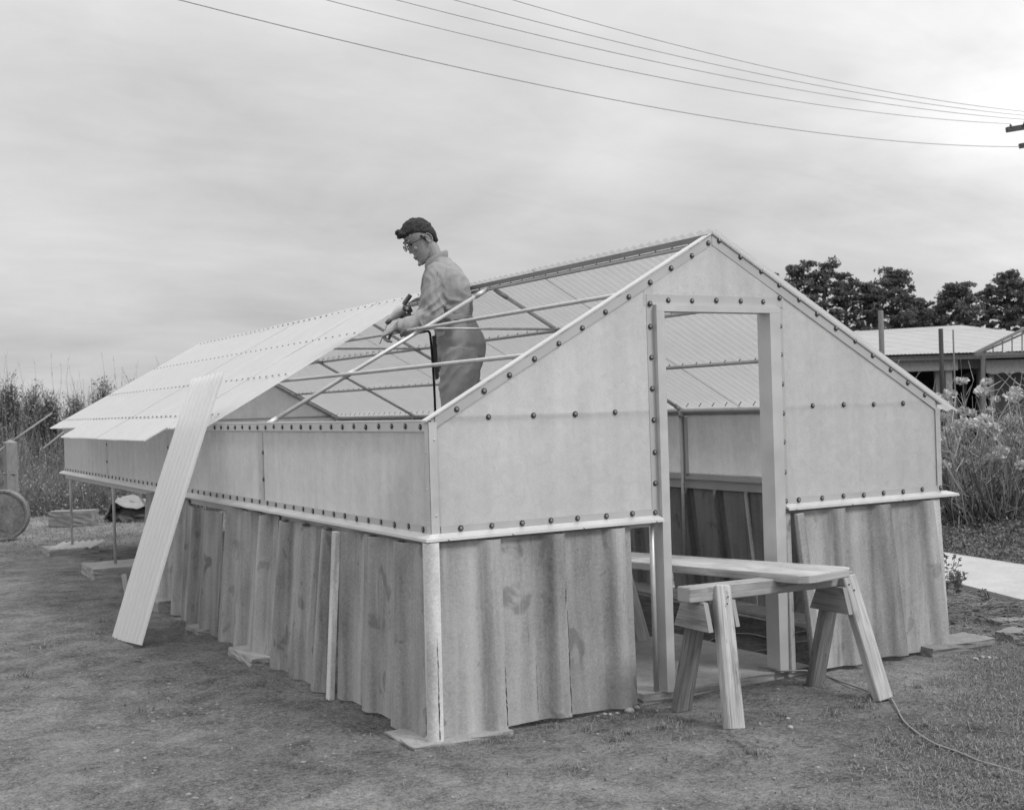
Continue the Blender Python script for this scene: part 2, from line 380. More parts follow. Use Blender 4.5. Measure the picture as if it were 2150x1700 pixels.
# ------------------------------------------------------------------ ground
def groundmat():
    m, t, o = newmat('soil_and_turf'); q = NT(t); v = q.vec('pos')
    a = q.noise(v, 0.55, 5, 0.6); b = q.noise(v, 4.5, 5, 0.62, .4); c = q.noise(v, 38, 5, 0.7); d = q.noise(v, 190, 3, 0.65)
    f = q.m('ADD', q.m('MULTIPLY', a, .30), q.m('ADD', q.m('MULTIPLY', b, .30), q.m('ADD', q.m('MULTIPLY', c, .26), q.m('MULTIPLY', d, .14))))
    e = q.noise(v, 90, 4, 0.7)
    soil = q.modul(.232, [(a, 1.2), (b, 1.8), (c, 2.2), (e, 2.2), (d, 1.4)])
    # damp bare earth inside; also darker along the walls and under the grass
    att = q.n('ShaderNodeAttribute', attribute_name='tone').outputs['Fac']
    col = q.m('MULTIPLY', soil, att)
    # chalky grit
    vo = q.n('ShaderNodeTexVoronoi'); vo.inputs['Scale'].default_value = 26; q.l(v, vo.inputs['Vector'])
    g1 = q.ramp(vo.outputs['Distance'], [(0.09, 1), (0.17, 0)])
    g = q.m('MULTIPLY', g1, q.ramp(q.noise(v, 7, 2, .5), [(0.53, 0), (0.63, .7)]))
    col = q.mixv(g, col, .27)
    h = q.m('ADD', q.m('MULTIPLY', c, 1.0), q.m('ADD', q.m('MULTIPLY', d, .5), q.m('MULTIPLY', g, .6)))
    q.principled(o, col, .95, 0, .1, q.bump(h, 1.0, .03)); return m
M['ground'] = groundmat()
def axis(fine0, fine1, step, out, grow=1.12):
    a = list(np.arange(fine0, fine1+1e-6, step)); s = step; x = fine1
    while x < out: s *= grow; x += s; a.append(x)
    s = step; x = fine0
    while x > -out: s *= grow; x -= s; a.insert(0, x)
    return np.array(a)
gx = axis(-3.4, 6.0, .026, 420); gy = axis(-3.9, 3.0, .024, 420)
GX, GY = np.meshgrid(gx, gy, indexing='ij')
def hz(x, y):
    r = np.hypot(x-1, y)
    near = np.clip(1-r/60, 0, 1)
    h = 0.020*fbm(x*1.3, y*1.3, 4)+0.007*fbm(x*9+40, y*9, 4, .6)
    inn = np.clip(np.minimum(np.minimum(x+.35, 4.0-x), np.minimum(y+.35, 10.5-y))/.25, 0, 1)
    h = h*(1-.35*inn)-0.012+.0035*fbm(x*30, y*30, 3, .6)*np.clip(1-r/9, 0, 1)
    # a low bank of loose soil right of the building
    h = h+0.07*np.exp(-((x-4.35)/.55)**2-((y-.3)/.9)**2)*(1+.5*fbm(x*4, y*4, 3))
    # scuffed edge outside the long wall and the gable
    h = h+0.012*np.exp(-((x+.45)/.18)**2)*(y > 0)*(y < 5)*(1+fbm(x*6, y*6, 3))
    rough_r = np.clip((x*.55-y*1.0-1.9)/.8, 0, 1)*np.clip(1-r/14, 0, 1)
    h = h+rough_r*0.03*fbm(x*5+9, y*5, 4, .6)
    return h*near
def ground_tone(x, y):
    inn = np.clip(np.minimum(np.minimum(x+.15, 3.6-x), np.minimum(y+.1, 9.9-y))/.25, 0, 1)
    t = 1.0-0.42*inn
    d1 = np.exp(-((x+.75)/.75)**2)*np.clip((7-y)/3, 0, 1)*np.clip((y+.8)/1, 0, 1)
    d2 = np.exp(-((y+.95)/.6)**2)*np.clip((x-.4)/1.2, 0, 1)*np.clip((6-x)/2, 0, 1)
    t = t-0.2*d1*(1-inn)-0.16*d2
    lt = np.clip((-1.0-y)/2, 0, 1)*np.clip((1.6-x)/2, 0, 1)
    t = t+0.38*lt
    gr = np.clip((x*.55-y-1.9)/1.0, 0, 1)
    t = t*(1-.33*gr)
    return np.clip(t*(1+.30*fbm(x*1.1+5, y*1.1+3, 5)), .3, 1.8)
GZ = hz(GX, GY)
V = np.stack([GX.ravel(), GY.ravel(), GZ.ravel()], 1)
nx, ny = GX.shape; idx = np.arange(nx*ny).reshape(nx, ny)
F = np.stack([idx[:-1, :-1].ravel(), idx[1:, :-1].ravel(), idx[1:, 1:].ravel(), idx[:-1, 1:].ravel()], 1)
gm = npmesh('ground', V, F, M['ground'], True, ground_tone(GX, GY).ravel())
g = link('ground', gm); tag(g, 'bare trodden earth yard running out into rough grass', None, None, 'structure')
def hz1(x, y): return float(hz(np.array([x]), np.array([y]))[0])

# concrete path beyond the building
mb = MB()
pa = [(9.3, 14.0), (7.35, 6.0), (6.72, 2.95), (6.45, 1.5), (5.9, -.9)]; pb = [(7.6, 14.0), (6.1, 5.0), (5.42, 1.95), (4.98, .70), (4.5, -.7)]
n = len(pa)
for i in range(n-1):
    z1 = .035
    vs = [(*pa[i], z1), (*pa[i+1], z1), (*pb[i+1], z1), (*pb[i], z1), (*pb[i+1], -.05), (*pb[i], -.05), (*pa[i], -.05), (*pa[i+1], -.05)]
    mb.add(vs, [(0, 3, 2, 1), (3, 5, 4, 2), (0, 1, 7, 6)])
o = mb.build('path', M['conc_p']); tag(o, 'pale concrete path passing right of the greenhouse', None, None, 'structure')

# ------------------------------------------------------------------ the greenhouse
GW, GL, ZS, ZE, ZR = 3.371, 9.76, 0.9456, 1.4592, 2.3908
SL = (ZR-ZE)/(GW/2)
def zroof(x): return ZE+SL*(x if x <= GW/2 else GW-x)
gh = thing('greenhouse', (0, 0, 0), 'long gabled greenhouse of pale fibreglass sheets on a metal frame, roof half covered', 'greenhouse')
def P(mb, name, mat, smooth=False, parent=gh, label=None): return mb.build(name, M[mat] if isinstance(mat, str) else mat, parent, smooth, label)
def gable_sheet(poly, y=0.0):
    # triangulated fan with slight unevenness of the thin sheet
    mb = MB(); ps = [Vector((x, y, z)) for x, z in poly]
    mb.prism(ps, (0, 0.0012, 0)) if False else mb.add(ps, [tuple(range(len(ps)))], [[(p.x, p.z) for p in ps]]); return mb
xl, xr = 1.272, 2.146
P(gable_sheet([(.012, .935), (xl+.02, .935), (xl+.02, zroof(xl+.02)-.004), (.012, zroof(.012)-.004)]), 'wall_sheet', 'frp')
P(gable_sheet([(xr-.02, .935), (GW-.012, .935), (GW-.012, zroof(GW-.012)-.004), (xr-.02, zroof(xr-.02)-.004)]), 'wall_sheet', 'frp')
P(gable_sheet([(xl-.035, 2.012), (xr+.03, 2.012), (xr+.03, zroof(xr+.03)-.004), (GW/2, ZR-.004), (xl-.035, zroof(xl-.035)-.004)], -.0035), 'wall_sheet', 'frp')
# far gable
P(gable_sheet([(.012, .935), (GW/2, .935), (GW/2, ZR-.004), (.012, zroof(.012)-.004)], GL), 'wall_sheet', 'frp')
P(gable_sheet([(GW/2, .935), (GW-.012, .935), (GW-.012, zroof(.012)-.004), (GW/2, ZR-.004)], GL), 'wall_sheet', 'frp')
# long walls: four 2.44 m sheets a side
for X in (0.0, GW):
    for k in range(4):
        mb = MB(); a, b = k*2.44+.006, (k+1)*2.44-.004
        nn = 14
        for i in range(nn):
            y0 = a+(b-a)*i/nn; y1 = a+(b-a)*(i+1)/nn
            w0 = .004*math.sin(i*2.1+k); w1 = .004*math.sin((i+1)*2.1+k)
            if i == 0: w0 = 0
            if i == nn-1: w1 = 0
            mb.add([(X, y0, .935), (X, y1, .935), (X+w1, y1, 1.2), (X+w0, y0, 1.2), (X, y1, 1.462), (X, y0, 1.462)], [(0, 1, 2, 3), (3, 2, 4, 5)])
        P(mb, 'wall_sheet', 'frp_far', True)
        if k > 0:
            mb = MB(); mb.box((X-.003, k*2.44-.004, .94), (X-.001, k*2.44-.001, 1.455)) if False else None
            mb.box((X+(.004 if X == 0 else -.034), k*2.44-.022, .96), (X+(.034 if X == 0 else -.004), k*2.44+.022, 1.40)); P(mb, 'mullion', 'alu2')
    # lower fixing strip (in front), sill with sloping top and lip, top rail behind the sheet
    s = -1 if X == 0 else 1
    mb = MB(); mb.box((X+s*.0045-.0015, .004, .937), (X+s*.0045+.0015, GL, .969)); P(mb, 'fixing_strip', 'band')
    mb = MB(); y0, y1 = -.055, GL+.06
    prof = [(.004, .937), (.052, .918), (.054, .905), (.048, .905), (.046, .911), (-.02, .925)]
    mb.prism([Vector((X+s*p[0], y0 if (X == 0 and p[0] > .04) else -.004, p[1])) for p in prof], (0, 0, 0)) if False else None
    vs = [(X+s*p[0], -p[0] if p[0] > 0 else -.004, p[1]) for p in prof]+[(X+s*p[0], y1, p[1]) for p in prof]
    m_ = len(prof)
    mb.add(vs, [tuple(range(m_)), tuple(range(2*m_-1, m_-1, -1))]+[(i, i+m_, (i+1) % m_+m_, (i+1) % m_) for i in range(m_)])
    P(mb, 'sill', 'alu')
    mb = MB(); mb.box((X-s*.005-.0015, .03, .852), (X-s*.005+.0015, GL-.02, .915))
    mb.box((min(X-s*.004, X-s*.04), .03, .925), (max(X-s*.004, X-s*.04), GL-.02, .945)); P(mb, 'sill_back', 'alu2')
    mb = MB(); mb.box((min(X+s*.004, X+s*.006), .03, 1.408), (max(X+s*.004, X+s*.006), GL-.02, 1.454))
    mb.box((min(X+s*.008, X-s*.034), .03, 1.4545), (max(X+s*.008, X-s*.034), GL, 1.4605)); P(mb, 'eave_rail', 'alu')
    mb = MB(); mb.tube([(X-s*.05, .03, 1.445), (X-s*.05, GL-.03, 1.445)], .017, 8); P(mb, 'eave_pipe', 'pipe', True)
# gable sills
def gsill(x0, x1, c0=0, c1=0, y=0, s=-1):
    mb = MB(); prof = [(.004, .937), (.052, .918), (.054, .905), (.048, .905), (.046, .911), (-.02, .925)]
    vs = [(x0-(p[0] if c0 and p[0] > 0 else 0), y+s*p[0], p[1]) for p in prof]+[(x1+(p[0] if c1 == 1 and p[0] > 0 else 0)+(.10 if c1 == 2 and p[0] > .03 else .04 if c1 == 2 else 0), y+s*p[0], p[1]) for p in prof]
    m_ = len(prof); mb.add(vs, [tuple(range(m_)), tuple(range(2*m_-1, m_-1, -1))]+[(i, i+m_, (i+1) % m_+m_, (i+1) % m_) for i in range(m_)])
    P(mb, 'sill', 'alu')
gsill(-.0015, 1.287, 1, 0); gsill(2.13, GW+.002, 0, 2); gsill(0, GW, 0, 0, GL, 1)
for a, b in ((.045, 1.285), (2.135, GW-.01)):
    mb = MB(); mb.box((a, -.006, .937), (b, -.003, .969)); P(mb, 'fixing_strip', 'band')
    mb = MB(); mb.box((a, .012, .878), (b, .016, .915)); mb.box((a, .004, .9262), (b, .05, .93)); P(mb, 'sill_back', 'alu2')
# verge: rafter angle behind the gable sheet with a bright top flange
for sgn in (0, 1):
    X = (lambda x: x) if sgn == 0 else (lambda x: GW-x)
    for yy, dn in ((0, 1), (GL, -1)):
        mb = MB(); a, b = (.03, GW/2-.002)
        za, zb = zroof(a), zroof(b); w = .052
        q0 = [(X(a), yy-dn*.0065, za-w), (X(b), yy-dn*.0065, zb-w), (X(b), yy-dn*.0065, zb), (X(a), yy-dn*.0065, za)]
        mb.prism(q0, (0, dn*.002, 0)); P(mb, 'rafter_angle', 'band')
        mb = MB(); a2, b2 = -.02, GW/2; za, zb = ZE+SL*a2, ZR
        ov = 0.0 if sgn == 0 else .0
        q0 = [(X(a2), yy-dn*.012, za+.004), (X(b2), yy-dn*.012, zb+.004), (X(b2), yy-dn*.012, zb+.012), (X(a2), yy-dn*.012, za+.012)]
        mb.prism(q0, (0, dn*.055, 0)); P(mb, 'verge_strip', 'alu')
# corner trims with rivets
mb = MB(); mb.box((-.008, -.008, .925), (-.0055, .034, 1.452)); mb.box((-.008, -.008, .9251), (.036, -.0055, 1.4521)); P(mb, 'corner_trim', 'alu')
mb = MB(); mb.box((GW-.03, -.008, .94), (GW+.008, -.0055, 1.43)); mb.box((GW+.0055, -.0054, .94), (GW+.008, .034, 1.43)); P(mb, 'corner_trim', 'frp')
mb = MB(); mb.box((.004, .004, .93), (.05, .05, 1.44)); P(mb, 'corner_post', 'alu2')
mb = MB(); mb.box((GW-.05, .004, .93), (GW-.004, .05, 1.44)); P(mb, 'corner_post', 'alu2')
# mid rail (fuzzy dark line behind the gable sheets), jamb rails, head rail
for a, b in ((.03, xl), (xr, GW-.03)):
    mb = MB(); mb.tube([(a, .0127, 1.468), (b, .0127, 1.468)], .0122, 12); P(mb, 'mid_rail', 'alu2', True)
mb = MB(); mb.tube([(.04, GL-.016, 1.468), (GW-.04, GL-.016, 1.468)], .012, 8); P(mb, 'mid_rail', 'alu2', True)
mb = MB(); mb.box((1.250, -.0032, .9695), (1.292, -.0008, 2.0115)); P(mb, 'jamb_rail', 'band')
mb = MB(); mb.box((2.1245, -.0032, .9695), (2.168, -.0008, 2.0115)); P(mb, 'jamb_rail', 'band')
mb = MB(); mb.box((1.25, -.0062, 2.0145), (2.168, -.0042, 2.068)); P(mb, 'head_rail', 'band')
# door frame
df = MB(); df.box((1.293, -.030, .03), (1.343, .062, 1.9795)); P(df, 'door_post', 'alu')
df = MB(); df.box((2.052, -.030, .03), (2.124, .075, 1.9795)); P(df, 'door_post', 'alu')
df = MB(); df.box((1.293, -.0305, 1.98), (2.124, .062, 2.014)); P(df, 'door_head', 'alu')
mb = MB(); mb.tube([(1.258, .02, .03), (1.258, .02, .93)], .0135, 10); P(mb, 'post', 'pipe', True)
# ridge
mb = MB(); mb.box((GW/2-.022, .0, ZR-.026), (GW/2-.019, GL, ZR+.004)); mb.box((GW/2-.0189, 0, ZR+.001), (GW/2+.022, GL, ZR+.004)); P(mb, 'ridge_angle', metal('ridge_metal', .16, .24, .5, .3))
mb = MB(); mb.tube([(GW/2, .01, ZR-.040), (GW/2, GL, ZR-.040)], .0125, 10); P(mb, 'ridge_pipe', 'pipe', True)
# purlins
for xx in (.552, 1.102, GW-.552, GW-1.102):
    mb = MB(); mb.tube([(xx, .02, zroof(xx)-.004), (xx, 2.44, zroof(xx)-.006), (xx, GL, zroof(xx)-.004)], .0120, 10); P(mb, 'purlin', 'pipe', True)
# trusses
for y in (2.44, 4.88, 7.32, GL-.05):
    for s in (0, 1):
        X = (lambda x: x) if s == 0 else (lambda x: GW-x)
        mb = MB(); mb.tube([(X(.045), y, zroof(.045)-.028), (X(GW/2-.03), y, zroof(GW/2-.03)-.03)], .0140, 10); r_ = P(mb, 'rafter', 'pipe', True)
        for xc in (.06, .60, GW/2-.09):
            mb = MB(); d = Vector((.075, 0, .075*SL)); p = Vector((xc, y, zroof(xc)-.029)); a, b = p-d*.5, p+d*.5
            a.x = X(a.x); b.x = X(b.x)
            mb.tube([a, b], .0175, 10); mb.build('sleeve', M['pipe'], r_, True)
        mb = MB(); mb.tube([(X(.05), y, .03 if True else 0), (X(.05), y, 1.43)], .0145, 8); q_ = P(mb, 'post', 'pipe', True)
        mb = MB(); mb.tube([(X(.05), y, 1.395), (X(.05), y, 1.455)], .020, 8); mb.build('tee', M['pipe'], q_, True)
    mb = MB(); mb.tube([(1.09, y-.028, 2.066), (GW-1.09, y-.028, 2.066)], .0085, 8); P(mb, 'collar_tie', 'pipe', True)
mb = MB(); mb.tube([(.06, 6.55, .91), (.10, 6.1, .70)], .012, 6); P(mb, 'brace', 'pipe', True)
mb = MB(); mb.box((GW/2-.02, GL-.03, .94), (GW/2+.02, GL-.01, ZR-.1)); P(mb, 'mullion', 'alu2')

# corrugated roof sheets
def corr_sheet(y0, y1, xe, xr_, side, name='roof_sheet', dz=.031, amp=.0075, pitch=.076, skew=0.0, sub=8, z_extra=0, mat='frp_roof', phase=0):
    ncol = int((y1-y0)/pitch*sub); ys = np.linspace(y0, y1, ncol+1); nr = 10; V = []; 
    for j in range(nr+1):
        t = j/nr; x = xe+(xr_-xe)*t
        for y in ys:
            h = amp*math.sin(2*math.pi*(y)/pitch+phase)+dz+z_extra+.003*math.sin(3*t+y)
            xx = x if side == 0 else GW-x
            nrm = Vector((-SL if side == 0 else SL, 0, 1)).normalized()
            p = Vector((xx, y+skew*t, ZE+SL*x))+nrm*h; V.append(p)
    m_ = len(ys); F = [(j*m_+i, j*m_+i+1, (j+1)*m_+i+1, (j+1)*m_+i) for j in range(nr) for i in range(m_-1)]
    me = npmesh(name, [tuple(v) for v in V], F, M[mat], True)
    return link(name, me, gh)
edges = [3.40, 4.45, 5.40, 6.34, 7.28, 8.22, 9.16, 10.0]
for k in range(7):
    low = 1 <= k <= 4
    corr_sheet(edges[k]-(.012 if k else 0), edges[k+1]+.008, -.265 if low else -.10, GW/2+.02, 0, skew=.18 if k == 0 else .0, z_extra=.0035*(k % 2), phase=.3*k*0)
edr = [-.03, .92, 1.87, 2.82, 3.77, 4.72, 5.67, 6.62, 7.57, 8.52, 9.25, 10.0]
for k in range(11):
    corr_sheet(edr[k]-(.004 if k else 0), edr[k+1]+.003, -.13, GW/2+.012, 1, z_extra=.0035*(k % 2)+.001)
# roof screws: too small to pick apart singly
mb = MB(); nrmL = Vector((-SL, 0, 1)).normalized(); nrmR = Vector((SL, 0, 1)).normalized()
for xx in (.045, .552, 1.102, GW/2-.04):
    y = 3.5
    while y < 9.9:
        p = Vector((xx, y, ZE+SL*xx))+nrmL*.042; mb.lathe([(.0105, 0), (.009, .004), (.004, .005), (.0035, .009)], p, nrmL, 6); y += .152+random.uniform(-.004, .004)
o = P(mb, 'roof_screws', 'bolthead'); tag(o, None, None, None, 'stuff')
mb = MB()
for xx in (.045, .552, 1.102, GW/2-.03):
    y = .07
    while y < 9.9:
        p = Vector((GW-xx, y, ZE+SL*xx))+nrmR*.042; mb.lathe([(.013, 0), (.011, .006), (.0055, .0065), (.004, .013)], p, nrmR, 6)
        mb.tube([p-nrmR*.02, p-nrmR*.052+Vector((0, .012, 0))], .003, 4); y += .152+random.uniform(-.004, .004)
o = P(mb, 'roof_screws', 'rubber'); tag(o, None, None, None, 'stuff')

# bolts: one mesh, many parts
mb = MB(); mb.lathe([(.0132, 0), (.0132, .0035)], (0, 0, 0), n=8, caps=False, mi=0)
mb.lathe([(.0132, .0035), (.0080, .0045)], (0, 0, 0), n=8, caps=False, mi=0)
mb.lathe([(.0078, .004), (.0072, .0075), (.0038, .0092)], (0, 0, 0), n=8, caps=True, mi=1)
bolt_me = mb.mesh('bolt', [M['rubber'], M['bolthead']])
def bolt(x, y, z, rot, s=1.0):
    o = link('bolt', bolt_me, gh, None, (x+random.uniform(-.003, .003)*(abs(rot[0]) > 0), y+random.uniform(-.003, .003)*(abs(rot[1]) > 0), z+random.uniform(-.003, .003)), rot); o.scale = (s*random.uniform(1.02, 1.14),)*3; return o
RG = (math.pi/2, 0, 0); RLw = (0, -math.pi/2, 0); RRw = (0, math.pi/2, 0)
for x in (.148, .310, .475, .638, .795, .962, 1.122, 1.264, 2.146, 2.243, 2.413, 2.576, 2.731, 2.89, 3.053, 3.212, 3.362): bolt(x, -.006, .953, RG)
for x in (.315, .564, .802, 1.041, 2.366, 2.605, 2.84, 3.08): bolt(x, -.001, 1.468, RG)
for x, z in ((.144, 1.512), (.291, 1.592), (.430, 1.665), (.571, 1.742), (.712, 1.82), (.851, 1.896), (.995, 1.974), (1.138, 2.055), (1.277, 2.134), (1.411, 2.207), (1.55, 2.281), (1.662, 2.352),
             (1.734, 2.364), (1.878, 2.285), (2.022, 2.208), (2.145, 2.138), (2.146, 2.07), (2.284, 2.06), (2.419, 1.982), (2.556, 1.906), (2.701, 1.831), (2.84, 1.751), (2.975, 1.667), (3.116, 1.593), (3.256, 1.515)):
    bolt(x, -.0065, z-.004, RG)
for z in (2.019, 1.902, 1.743, 1.581, 1.425, 1.259, 1.10): bolt(1.272, -.003 if z < 2 else -.006, z, RG)
for z in (1.913, 1.754, 1.594, 1.432, 1.278, 1.113): bolt(2.146, -.003, z, RG)
for x in (1.386, 1.544, 1.706, 1.869, 2.029): bolt(x, -.006, 2.041, RG)
for X, R_ in ((-.001, RLw), (GW+.001, RRw)):
    s = -1 if X < 0 else 1
    y = .081
    while y < 9.74:
        bolt(X+s*.005, y, .953, R_)
        if not (X > 1 and y > 99) and (y < 3.6): bolt(X+s*.006, y, 1.432, R_)
        y += .1625
    for k in (1, 2, 3):
        for z in (1.10, 1.27): bolt(X, k*2.44, z, R_, .9)
mb = MB(); mb.lathe([(.0055, 0), (.0045, .003), (.002, .0045)], (0, 0, 0), n=6); riv = mb.mesh('rivet', M['alu'])
for z in (1.31, 1.14, .985): link('rivet', riv, gh, None, (-.008, .022, z), RLw)
for z in (1.37, 1.02): link('rivet', riv, gh, None, (.022, -.008, z), RG)
for x in (.06, .40, .80, 1.24, 2.18, 2.6, 3.0): link('rivet', riv, gh, None, (x, -.054, .911), RG)

# ------------------------------------------------------------------ cement sheets standing round the base
def cem_profile(t, kind):
    def rib(u, c, g, p, st, h):      # gentle rise, short crest, steep fall
        if u < c-p-g or u > c+st: return 0
        if u < c-p: k = (u-(c-p-g))/g; return h*k*k*(3-2*k)
        if u < c: return h
        if u < c+st*.5: return h*(1-(u-c)/(st*.5))-.004
        return -.010+.010*(u-c-st*.5)/(st*.5)
    if kind == 'wide': return rib(t % .355, .330, .060, .055, .016, .039)
    if kind == 'wave': return .021*(1+math.sin(2*math.pi*t/.178))
    return rib(t % .355, .300, .065, .060, .018, .045)
def cem_sheet(a0, a1, top, bot, ax, kind, mat, out_top, out_bot, lab, group='corrugated cement sheets standing round the base', base=None, th=.007, slant=0.0, chip=0, off=0.0, sgn=-1, wave_top=0):
    # ax 'x': runs along x in front of the gable (outwards = -y); ax 'y': runs along y outside the long wall (outwards = -x)
    ss = set(np.round(np.arange(0, a1-a0, .022), 4)); per_ = {'wide': (.330, .060, .055, .016), 'r': (.300, .065, .060, .018)}[kind]
    for k_ in range(-1, 5):
        for d_ in (-per_[2]-per_[1], -per_[2]-per_[1]*.5, -per_[2], -.001, 0, per_[3]*.5, per_[3]):
            x_ = k_*.355+per_[0]+d_-off
            if 0 < x_ < a1-a0: ss.add(round(x_, 5))
    ss.add(a1-a0); ss = sorted(ss); n = len(ss)-1; nr = 8
    def pt(s, t, o):
        a = a0+(a1-a0)*s; prof = cem_profile((a1-a0)*s+off, kind)
        d = out_bot+(out_top-out_bot)*t + prof+o
        z = bot+(top-bot)*t
        if t == 1: z += chip*.006*math.sin(s*17+a0*3)*(1 if wave_top == 0 else 1)
        if t == 0: z += -.004*math.sin(s*9)
        a = a+slant*(t-1)
        return (a, sgn*d+(base or 0), z) if ax == 'x' else (sgn*d+(base or 0), a, z)
    mb = MB(); fr = [[pt(x_/(a1-a0), j/nr, th) for x_ in ss] for j in range(nr+1)]; bk = [[pt(x_/(a1-a0), j/nr, 0) for x_ in ss] for j in range(nr+1)]
    vs = [p for r in fr for p in r]+[p for r in bk for p in r]; m_ = n+1; B = m_*(nr+1); fs = []
    for j in range(nr):
        for i in range(n):
            fs.append((j*m_+i, j*m_+i+1, (j+1)*m_+i+1, (j+1)*m_+i)); fs.append((B+j*m_+i+1, B+j*m_+i, B+(j+1)*m_+i, B+(j+1)*m_+i+1))
        fs.append((j*m_, (j+1)*m_, B+(j+1)*m_, B+j*m_)); fs.append((j*m_+n, B+j*m_+n, B+(j+1)*m_+n, (j+1)*m_+n))
    for i in range(n):
        fs.append((i, B+i, B+i+1, i+1)); t0 = nr*m_
        fs.append((t0+i, t0+i+1, B+t0+i+1, B+t0+i))
    mb.add(vs, fs); o = mb.build('cement_sheet', M[mat]); o.data.polygons.foreach_set('use_smooth', [True]*len(o.data.polygons))
    o.data.set_sharp_from_angle(angle=math.radians(38))
    return tag(o, lab, 'cement sheet', group)
cem_sheet(.010, 1.095, .892, .006, 'x', 'wide', 'asb', .014, .036, 'broad ribbed grey cement sheet left of the greenhouse doorway, below the gable', off=.012)
cem_sheet(2.185, 3.262, .892, .016, 'x', 'wide', 'asb3', .012, .036, 'ribbed grey cement sheet right of the doorway below the gable', slant=-.085, off=-.02)
cem_sheet(.015, .985, .884, .008, 'y', 'r', 'asb', .014, .055, 'smooth stained cement sheet on the long side nearest the front corner', off=.02)
cem_sheet(1.10, 2.07, .872, -.004, 'y', 'r', 'asb2', .006, .085, 'grey cement sheet between the pale batten and the dark gap on the long side', slant=-.03, off=.12, chip=1)
cem_sheet(2.13, 3.13, .885, -.006, 'y', 'r', 'asb3', .006, .085, 'cement sheet with chipped top corner standing on the concrete block', slant=-.03, off=.05, chip=1)
cem_sheet(3.26, 4.17, .838, -.006, 'y', 'r', 'asb2', .030, .110, 'tilted cement sheet with a crooked gap at its right edge', slant=.07, off=.0, chip=1)
cem_sheet(4.24, 5.45, .880, .0, 'y', 'r', 'asb', .006, .080, 'cement sheet farthest along the long side, partly behind the leaning strip', slant=.02, off=.1)
gi = 'cement sheets along the far wall seen through the doorway'
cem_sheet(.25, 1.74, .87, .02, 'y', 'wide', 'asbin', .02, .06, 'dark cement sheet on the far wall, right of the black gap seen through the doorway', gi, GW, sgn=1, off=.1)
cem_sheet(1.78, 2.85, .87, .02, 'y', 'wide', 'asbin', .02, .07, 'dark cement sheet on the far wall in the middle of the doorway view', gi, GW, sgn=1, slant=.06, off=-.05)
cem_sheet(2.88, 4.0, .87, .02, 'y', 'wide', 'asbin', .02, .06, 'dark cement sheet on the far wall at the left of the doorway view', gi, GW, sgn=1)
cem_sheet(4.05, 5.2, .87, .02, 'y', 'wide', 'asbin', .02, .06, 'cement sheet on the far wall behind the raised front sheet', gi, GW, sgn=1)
# dark cracks along the rib edges of the front sheet and on the corner cap
def crack(pts, w, lab=None):
    mb = MB(); r_ = random.Random(int(pts[0][0]*1000)); L_ = 26; vs = []
    (x0, y0, z0), (x1, y1, z1) = pts
    for i in range(L_+1):
        t = i/L_; ww = w*r_.uniform(.15, 1.0)*(.4+.6*math.sin(math.pi*min(1, t*1.1+.12))); dx = r_.uniform(-.0015, .0015)
        vs += [(x0+(x1-x0)*t-ww+dx, y0+(y1-y0)*t, z0+(z1-z0)*t), (x0+(x1-x0)*t+ww+dx, y0+(y1-y0)*t, z0+(z1-z0)*t)]
    mb.add(vs, [(2*i, 2*i+1, 2*i+3, 2*i+2) for i in range(L_)]); return mb
_fs = [o for o in bpy.data.objects if o.name == 'cement_sheet'][0]
_e = [.010+.355*k_+.330-.012 for k_ in range(3)]
def ysf(z, h=.039): return -(.036+(.014-.036)*(z-.006)/(.892-.006)+h+.007+.0012)
crack([(_e[0]-.004, ysf(.02), .02), (_e[0]-.004, ysf(.30), .30)], .0035).build('crack', M['black'], _fs)
crack([(_e[1]-.004, ysf(.03), .03), (_e[1]-.004, ysf(.52), .52)], .0030).build('crack', M['black'], _fs)
crack([(_e[1]-.012, ysf(.55), .55), (_e[1]-.005, ysf(.66), .66)], .0028).build('crack', M['black'], _fs)
crack([(.13+.355+.03, ysf(.05, 0), .05), (.13+.355+.03, ysf(.28, 0), .28)], .0012).build('crack', M['black'], _fs)
# corner cap and battens
def batten(name, p0, p1, w, h, up, mat, lab, cat, bev=.004):
    mb = MB(); mb.beam(p0, p1, w, h, up, bev=bev); o = mb.build(name, M[mat]); return tag(o, lab, cat)
mb = MB(); cx, cy, r = -.012, -.022, .044
ring = []
for k in range(11):
    t = math.radians(170+ k*12.5); ring.append((r*math.cos(t), r*math.sin(t)))
inn_ = [(a*.84, b*.84) for a, b in ring]
prof = ring+inn_[::-1]; m_ = len(prof)
vs = [(cx-.02+a, cy-.028+b, .004) for a, b in prof]+[(cx+a, cy+b+.004, .900) for a, b in prof]
mb.add(vs, [tuple(range(m_-1, -1, -1)), tuple(range(m_, 2*m_))]+[(i, (i+1) % m_, (i+1) % m_+m_, i+m_) for i in range(m_)])
o = mb.build('corner_cap', M['cap']); o.data.polygons.foreach_set('use_smooth', [True]*len(o.data.polygons)); o.data.set_sharp_from_angle(angle=math.radians(40))
tag(o, 'pale rounded cement cap standing upright over the front corner', 'corner cap')
crack([(-.036, -.0957, .012), (-.026, -.0783, .47)], .0036).build('crack', M['black'], o)
batten('batten', (-.125, 1.045, -.015), (-.060, 1.055, .876), .055, .03, (1, 0, 0), 'cap', 'pale upright batten between two cement sheets on the long side', 'batten')
batten('batten', (3.315, -.050, .012), (3.285, -.030, .892), .07, .02, (0, 1, 0), 'cap', 'pale cover strip at the right end of the gable base', 'cover strip')
batten('batten', (2.135, -.035, .02), (2.140, -.022, .888), .035, .02, (0, 1, 0), 'asb2', 'narrow dark upright strip just right of the door frame', 'strip')
batten('batten', (2.262, -.10, .015), (2.195, -.055, .885), .055, .03, (0, 1, 0), 'asb3', 'narrow slanting strip leaning right of the door frame', 'strip')
